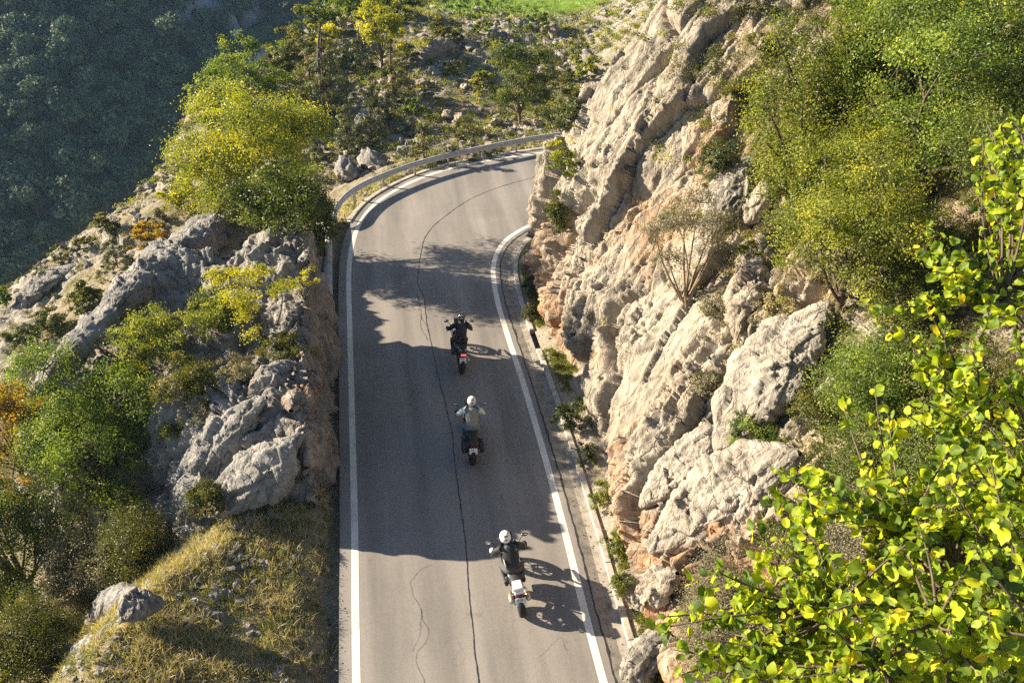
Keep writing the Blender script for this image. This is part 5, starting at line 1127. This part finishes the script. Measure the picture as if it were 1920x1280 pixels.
K_WHT = plain('white_paint', (.72, .71, .68), .3, spec=.5); K_RED = plain('red_paint', (.45, .03, .03), .35); K_PLATE = plain('plate_white', (.74, .74, .72), .5); K_INK = plain('plate_ink', (.03, .03, .04), .6)
K_ORNG = plain('amber_lens', (.6, .22, .03), .3); K_MIR = plain('mirror_glass', (.6, .65, .7), .06, metal=1.0)
def lamp_mat():
    m, t, out = newmat('lit_tail_lamp'); b = bsdf(t, out, (.6, .03, .03), .3); b.inputs['Emission Color'].default_value = (1, .12, .12, 1); b.inputs['Emission Strength'].default_value = .5; return m
K_LAMP = lamp_mat(); K_LENS = plain('red_lens', (.14, .01, .012), .25, spec=.5)
def motorcycle(loc, rz, lean, sc_, label, style):
    e = empty('motorcycle', loc, label, 'motorcycle', 'motorcycles riding up the road'); e.rotation_euler = (0, lean, rz); e.scale = (sc_,) * 3
    for y, rr, wx in ((0, .315, .085), (1.52, .325, .06)):
        w_ = empty('wheel', (0, y, rr), None, None); w_.parent = e
        MB().torus((0, 0, 0), rr - .062, wx, .062, 48, 14, .05).build('tyre', K_TYRE, w_)
        rm = MB().torus((0, 0, 0), rr - .125, wx * .62, .016, 36, 8)
        for k in range(9): a = k * 2 * math.pi / 9; rm.tube([(0, .03 * math.cos(a), .03 * math.sin(a)), (0, (rr - .13) * math.cos(a + .12), (rr - .13) * math.sin(a + .12))], .009, 6)
        rm.ell((0, 0, 0), (wx * .9, .045, .045)); rm.build('rim', K_DKM if style != 'silver' else K_MET, w_)
        MB().torus((wx * .9 + .02, 0, 0), .10, .004, .026, 32, 6).build('brake_disc', K_MET, w_)
    MB().tube([(-.115, 0, .315), (-.10, .30, .36), (-.08, .52, .42)], [.026, .034, .04]).tube([(.115, 0, .315), (.10, .30, .36), (.08, .52, .42)], [.026, .034, .04]).build('swingarm', K_DKM, e)
    f = MB().box((0, .80, .44), (.30, .46, .34), bev=.2).box((0, .78, .66), (.20, .62, .16)).ell((-.17, .74, .40), (.09, .13, .13)).ell((.17, .74, .40), (.09, .13, .13)).tube([(-.11, .42, .78), (-.13, .50, .5), (-.12, .60, .30)], .022).tube([(.11, .42, .78), (.13, .50, .5), (.12, .60, .30)], .022); f.build('engine', K_DKM, e)
    MB().ell((0, .95, .88), (.19, .30, .17), p=.85, seg=20).build('fuel_tank', {'black': K_BLK, 'sport': K_BLK, 'silver': K_WHT}[style], e)
    for sx in (-1, 1):
        MB().box((sx * .20, 1.13, .84), (.07, .36, .24), (0, 0, -sx * .12), .7, .3).build('side_panel', {'black': K_BLK, 'sport': K_WHT, 'silver': K_BLK}[style], e)
        if style == 'sport': MB().box((sx * .225, 1.02, .93), (.05, .26, .035), (.25, 0, -sx * .12), .7, .3).build('side_stripe', K_RED, e)
    MB().box((0, .42, .845), (.27, .62, .10), (.06, 0, 0), .8, .4).ell((0, .22, .875), (.13, .20, .06)).build('seat', K_PLA, e)
    MB().box((0, .02, .82), (.22, .36, .13), (-.16, 0, 0), 1.1, .35).build('tail', K_BLK if style != 'silver' else K_WHT, e)
    MB().box((0, -.02, .66), (.15, .30, .05), (-.7, 0, 0), 1, .3).box((0, .05, .55), (.13, .20, .16), (-.4, 0, 0), .8, .3).build('rear_fender', K_PLA, e)
    MB().box((0, -.175, .805), (.17, .03, .055), (-.2, 0, 0), 1, .3).build('tail_light', K_LAMP if style == 'black' else K_LENS, e)
    # plate: a rearward tilted square plate with two rows of dark characters
    pl = empty('license_plate', (0, -.165, .585), None, None); pl.parent = e; pl.rotation_euler = (-.55, 0, 0)
    MB().box((0, 0, 0), (.225, .010, .175), bev=.2).build('plate', K_PLATE, pl)
    ink = MB(); rg = random.Random(int(loc[1] * 10))
    for row, n_c, z0 in ((0, 4, -.045), (1, 3, .035)):
        for k in range(n_c):
            x0 = (k - (n_c - 1) / 2) * .046
            for dx, dz, sx_, sz_ in ((-.012, 0, .007, .052), (.012, 0, .007, .052), (0, .022, .026, .007), (0, 0, .026, .007), (0, -.022, .026, .007)):
                if rg.random() < .72: ink.box((x0 + dx, -.0065, z0 + dz), (sx_, .003, sz_), bev=.05)
    ink.build('plate_characters', K_INK, pl, False)
    for sx in (-1, 1):
        t_ = MB().tube([(sx * .08, -.06, .76), (sx * .17, -.09, .76)], .008).ell((sx * .195, -.09, .76), (.035, .028, .022)); t_.build('indicator', K_ORNG if style == 'silver' else K_PLA, e)
        MB().tube([(sx * .10, 1.10, 1.0), (sx * .11, 1.22, .78), (sx * .115, 1.52, .325)], [.03, .028, .022]).build('fork', K_MET if style == 'silver' else K_DKM, e)
        m_ = MB().tube([(sx * .25, 1.08, 1.10), (sx * .33, 1.13, 1.21), (sx * .40, 1.14, 1.27)], .010).ell((sx * .43, 1.145, 1.285), (.085, .028, .052), (0, sx * .25, 0)); mo = m_.build('mirror', K_PLA, e)
        MB().ell((sx * .43, 1.122, 1.285), (.07, .010, .042), (0, sx * .25, 0)).build('mirror_glass', K_MIR, mo)
        MB().tube([(sx * .10, .62, .34), (sx * .25, .62, .33)], .014).build('footpeg', K_MET, e)
        MB().ell((sx * .39, 1.06, 1.075), (.055, .07, .055), (0, 0, sx * .3), .8).build('hand_guard', K_WHT if style == 'silver' and sx < 0 else K_PLA, e)
    MB().tube([(-.44, .92, 1.04), (-.30, .98, 1.07), (-.12, 1.08, 1.04), (.12, 1.08, 1.04), (.30, .98, 1.07), (.44, .92, 1.04)], .013).tube([(-.44, .92, 1.04), (-.33, .97, 1.065)], .019).tube([(.44, .92, 1.04), (.33, .97, 1.065)], .019).build('handlebar', K_PLA, e)
    ws = MB().box((0, 1.27, 1.14), (.30, .018, .30), (-.55, 0, 0), 1, .2); ws.build('windscreen', plain('smoked_screen', (.06, .06, .065), .1, spec=.6), e)
    MB().box((0, 1.34, .93), (.26, .24, .22), (-.3, 0, 0), .6, .35).ell((0, 1.45, .93), (.10, .06, .08)).box((0, 1.58, .80), (.14, .34, .04), (-.25, 0, 0), .4, .3).build('front_fairing', K_BLK if style != 'sport' else K_WHT, e)
    MB().box((0, 1.54, .675), (.13, .40, .03), (.1, 0, 0), .8, .4).build('front_fender', K_PLA, e)
    ex = MB().tube([(.12, .80, .30), (.15, .55, .28), (.165, .36, .36)], .024).tube([(.165, .38, .36), (.18, .20, .43), (.195, -.08, .53)], [.045, .062, .058], 14); ex.build('exhaust', K_MET, e)
    if style != 'black': MB().tube([(-.165, .30, .40), (-.18, .20, .43), (-.195, -.06, .50)], [.04, .055, .05], 14).build('side_case_bracket', K_MET if style == 'silver' else K_DKM, e)
    if style == 'sport':
        for sx in (-1, 1): MB().box((sx * .25, .08, .60), (.15, .38, .27), (0, 0, 0), .85, .35).build('pannier', K_PLA, e)
    if style == 'silver': MB().box((0, .01, .935), (.25, .27, .09), (-.05, 0, 0), .85, .4).build('tail_pack', K_WHT, e)
    if style == 'black':
        for sx in (-1, 1): MB().tube([(sx * .13, .36, .86), (sx * .14, .10, .90), (sx * .05, -.08, .90)], .012).build('grab_rail', K_MET, e)
    return e
J_BLK = plain('black_leather', (.018, .018, .020), .55, vary=.3, vs=25, bump=.004); J_GRY = plain('grey_vest', (.235, .225, .19), .85, vary=.15, vs=20, bump=.006); J_WHT = plain('pale_sleeves', (.50, .58, .56), .8, vary=.12, vs=20, bump=.006)
T_BLK = plain('black_trousers', (.03, .03, .033), .8, vary=.3, vs=18, bump=.006); T_JEAN = plain('grey_jeans', (.13, .17, .20), .85, vary=.25, vs=18, bump=.006); T_GRY = plain('grey_trousers', (.075, .075, .08), .85, vary=.3, vs=18, bump=.006)
H_BLK = plain('black_helmet', (.02, .02, .022), .12, spec=.7); H_WHT = plain('white_helmet', (.74, .75, .72), .2, spec=.6); H_SIL = plain('silver_helmet', (.60, .60, .58), .25, spec=.6)
B_BLK = plain('black_boots', (.02, .02, .02), .5); G_BLK = plain('black_gloves', (.02, .02, .02), .6); SKIN = plain('skin', (.45, .28, .20), .6); V_BLK = plain('visor', (.02, .02, .025), .08, spec=.7)
def rider(loc, rz, lean, sc_, label, jm, tm_, hm, vest=None, stripe=None, turn=0.0, lean_f=0.0, headx=0.0):
    """one body surface, hips at the seat, hands on the bar, feet on the pegs; placed with the same frame as the motorcycle"""
    lf = lean_f
    V = [(0, .40, .955), (0, .50, 1.10), (0, .60 + lf * .5, 1.27), (0, .69 + lf, 1.41), (0, .735 + lf, 1.50), (headx, .775 + lf, 1.60), (headx, .80 + lf, 1.70)]
    E = [(0, 1), (1, 2), (2, 3), (3, 4), (4, 5), (5, 6)]; Rr = [(.16, .13), (.145, .11), (.175, .12), (.155, .10), .060, .085, .075]
    for sx in (-1, 1):
        b = len(V); V += [(sx * .17, .69 + lf, 1.425), (sx * .235, .72 + lf, 1.40), (sx * .345, .80 + lf * .7, 1.21), (sx * .385, .885 + lf * .3, 1.13), (sx * .385, .955, 1.075)]
        E += [(3, b), (b, b + 1), (b + 1, b + 2), (b + 2, b + 3), (b + 3, b + 4)]; Rr += [.075, .070, .054, .044, .030]
        b = len(V); V += [(sx * .11, .44, .935), (sx * .185, .66, .87), (sx * .235, .90, .765), (sx * .225, .80, .56), (sx * .205, .66, .40)]
        E += [(0, b), (b, b + 1), (b + 1, b + 2), (b + 2, b + 3), (b + 3, b + 4)]; Rr += [.105, .092, .070, .064, .045]
    body = skin('person', V, E, Rr, tm_, None); tag(body, label, 'person', 'riders on the three motorcycles')
    body.location = loc; body.rotation_euler = (0, lean, rz); body.scale = (sc_,) * 3
    # jacket over torso and arms
    JV, JE, JR = [], [], []
    ix = [0, 1, 2, 3, 4]; 
    for i in ix: JV.append(V[i]); JR.append(tuple(q * 1.14 + .016 for q in Rr[i]) if not np.isscalar(Rr[i]) else Rr[i] + .014)
    JV[0] = (0, .42, .985)
    JE += [(0, 1), (1, 2), (2, 3), (3, 4)]
    skin('jacket' if vest is None else 'vest', JV, JE, JR, vest or jm, body)
    for s_i, b in enumerate((7, 17)):
        AV = [V[b], V[b + 1], V[b + 2], V[b + 3], tuple(np.array(V[b + 3]) * .35 + np.array(V[b + 4]) * .65)]; skin('sleeve', AV, [(0, 1), (1, 2), (2, 3), (3, 4)], [.098, .096, .078, .064, .050], jm, body, root=1)
        sx = -1 if s_i == 0 else 1; fv, fe, fr_ = [(sx * .385, .935, 1.085), (sx * .385, .975, 1.085)], [(0, 1)], [.034, .036]
        g = skin('glove', [(sx * .385, .90, 1.11), (sx * .385, .945, 1.085), (sx * .385, .985, 1.09)], [(0, 1), (1, 2)], [.036, (.040, .026), (.042, .02)], G_BLK, body, root=1)
        for k, ln in enumerate((.92, 1.0, .96, .80)):
            xk = sx * (.352 + .0215 * k); skin('finger', [(xk, .980, 1.098), (xk, .980 + .032 * ln, 1.088), (xk, .984 + .030 * ln, 1.058), (xk, .968 + .008, 1.045)], [(0, 1), (1, 2), (2, 3)], [.0105, .010, .0095, .008], G_BLK, g, sub=1)
        skin('thumb', [(sx * .345, .945, 1.085), (sx * .325, .965, 1.065), (sx * .335, .985, 1.050)], [(0, 1), (1, 2)], [.012, .011, .009], G_BLK, g, sub=1)
        skin('boot', [(sx * .208, .68, .43), (sx * .205, .64, .35), (sx * .205, .63, .29), (sx * .205, .76, .285), (sx * .205, .84, .285)], [(0, 1), (1, 2), (2, 3), (3, 4)], [.060, .056, .050, (.046, .036), (.040, .028)], B_BLK, body)
    hc = Vector((headx, .80 + lf, 1.655)); hl = MB().ell(hc, (.128, .150, .142), (-.15, 0, turn), .94, 24).ell(hc + Vector((0, .06, -.055)), (.10, .10, .085), (0, 0, turn), .9, 18).build('helmet', hm, body)
    MB().ell(hc + Vector((math.sin(-turn) * .07, .075 * math.cos(turn), .012)), (.112, .088, .055), (0, 0, turn)).build('visor', V_BLK, hl)
    MB().ell(hc + Vector((0, -.145, .03)), (.045, .012, .016)).ell(hc + Vector((0, -.10, .115)), (.05, .03, .012)).build('vent', K_MET if hm == H_BLK else K_DKM, hl)
    MB().tube([(-.07, .70 + lf, 1.49), (0, .675 + lf, 1.485), (.07, .70 + lf, 1.49), (.075, .78 + lf, 1.50), (0, .82 + lf, 1.49), (-.075, .78 + lf, 1.50), (-.07, .70 + lf, 1.49)], .028).build('collar', J_BLK, body)
    if stripe:
        MB().tube([(-.30, .735 + lf, 1.31), (-.20, .615 + lf, 1.385), (-.09, .56 + lf, 1.405), (.09, .56 + lf, 1.405), (.20, .615 + lf, 1.385), (.30, .735 + lf, 1.31)], .014, 6).build('reflective_stripe', stripe, body)
        MB().ell((-.165, .48, 1.20), (.018, .085, .12), (0, -.1, 0)).build('side_patch', stripe, body); MB().ell((.165, .50, 1.20), (.014, .045, .07), (0, .1, 0)).build('side_patch', stripe, body)
    return body
for (x, y, rz, ln, s_, st, lb, rl, kw) in (
    (2.29, 26.11, .03, .11, 1.08, 'black', 'black motorcycle with lit red tail lamp, farthest up the road in the sunny strip', 'person in black jacket and dark helmet riding the farthest motorcycle', dict(jm=J_BLK, tm_=T_BLK, hm=H_BLK)),
    (2.10, 21.27, -.02, .07, 1.08, 'sport', 'black motorcycle with white and red side panels, the middle one in the shade', 'person in grey vest, pale sleeves and silver helmet riding the middle motorcycle', dict(jm=J_WHT, tm_=T_JEAN, hm=H_SIL, vest=J_GRY, turn=-.1)),
    (2.69, 15.33, .03, -.115, 1.13, 'silver', 'motorcycle with white tail pack nearest the camera, casting a shadow on sunlit asphalt', 'person in black jacket with pale shoulder stripe and white helmet on nearest motorcycle', dict(jm=J_BLK, tm_=T_GRY, hm=H_WHT, stripe=plain('pale_piping', (.5, .5, .48), .6), lean_f=.05, headx=-.04))):
    motorcycle((x, y, .005), rz, ln, s_, lb, st); rider((x, y, .005), rz, ln, s_, rl, **kw)

# ------------------------------------------------------------------ the air between here and the far hillside
hzb = boxes('haze', [(np.array((-40., 200., -30.)), np.array((520., 470., 150.)), 0)], None); hzb['kind'] = 'stuff'
hm_ = bpy.data.materials.new('air'); hm_.use_nodes = True; t = hm_.node_tree; t.nodes.clear(); ho = t.nodes.new('ShaderNodeOutputMaterial'); pv = t.nodes.new('ShaderNodeVolumePrincipled')
pv.inputs['Color'].default_value = (.40, .66, 1.0, 1); pv.inputs['Density'].default_value = .00017; pv.inputs['Anisotropy'].default_value = .2; t.links.new(pv.outputs[0], ho.inputs['Volume']); hzb.data.materials.append(hm_)
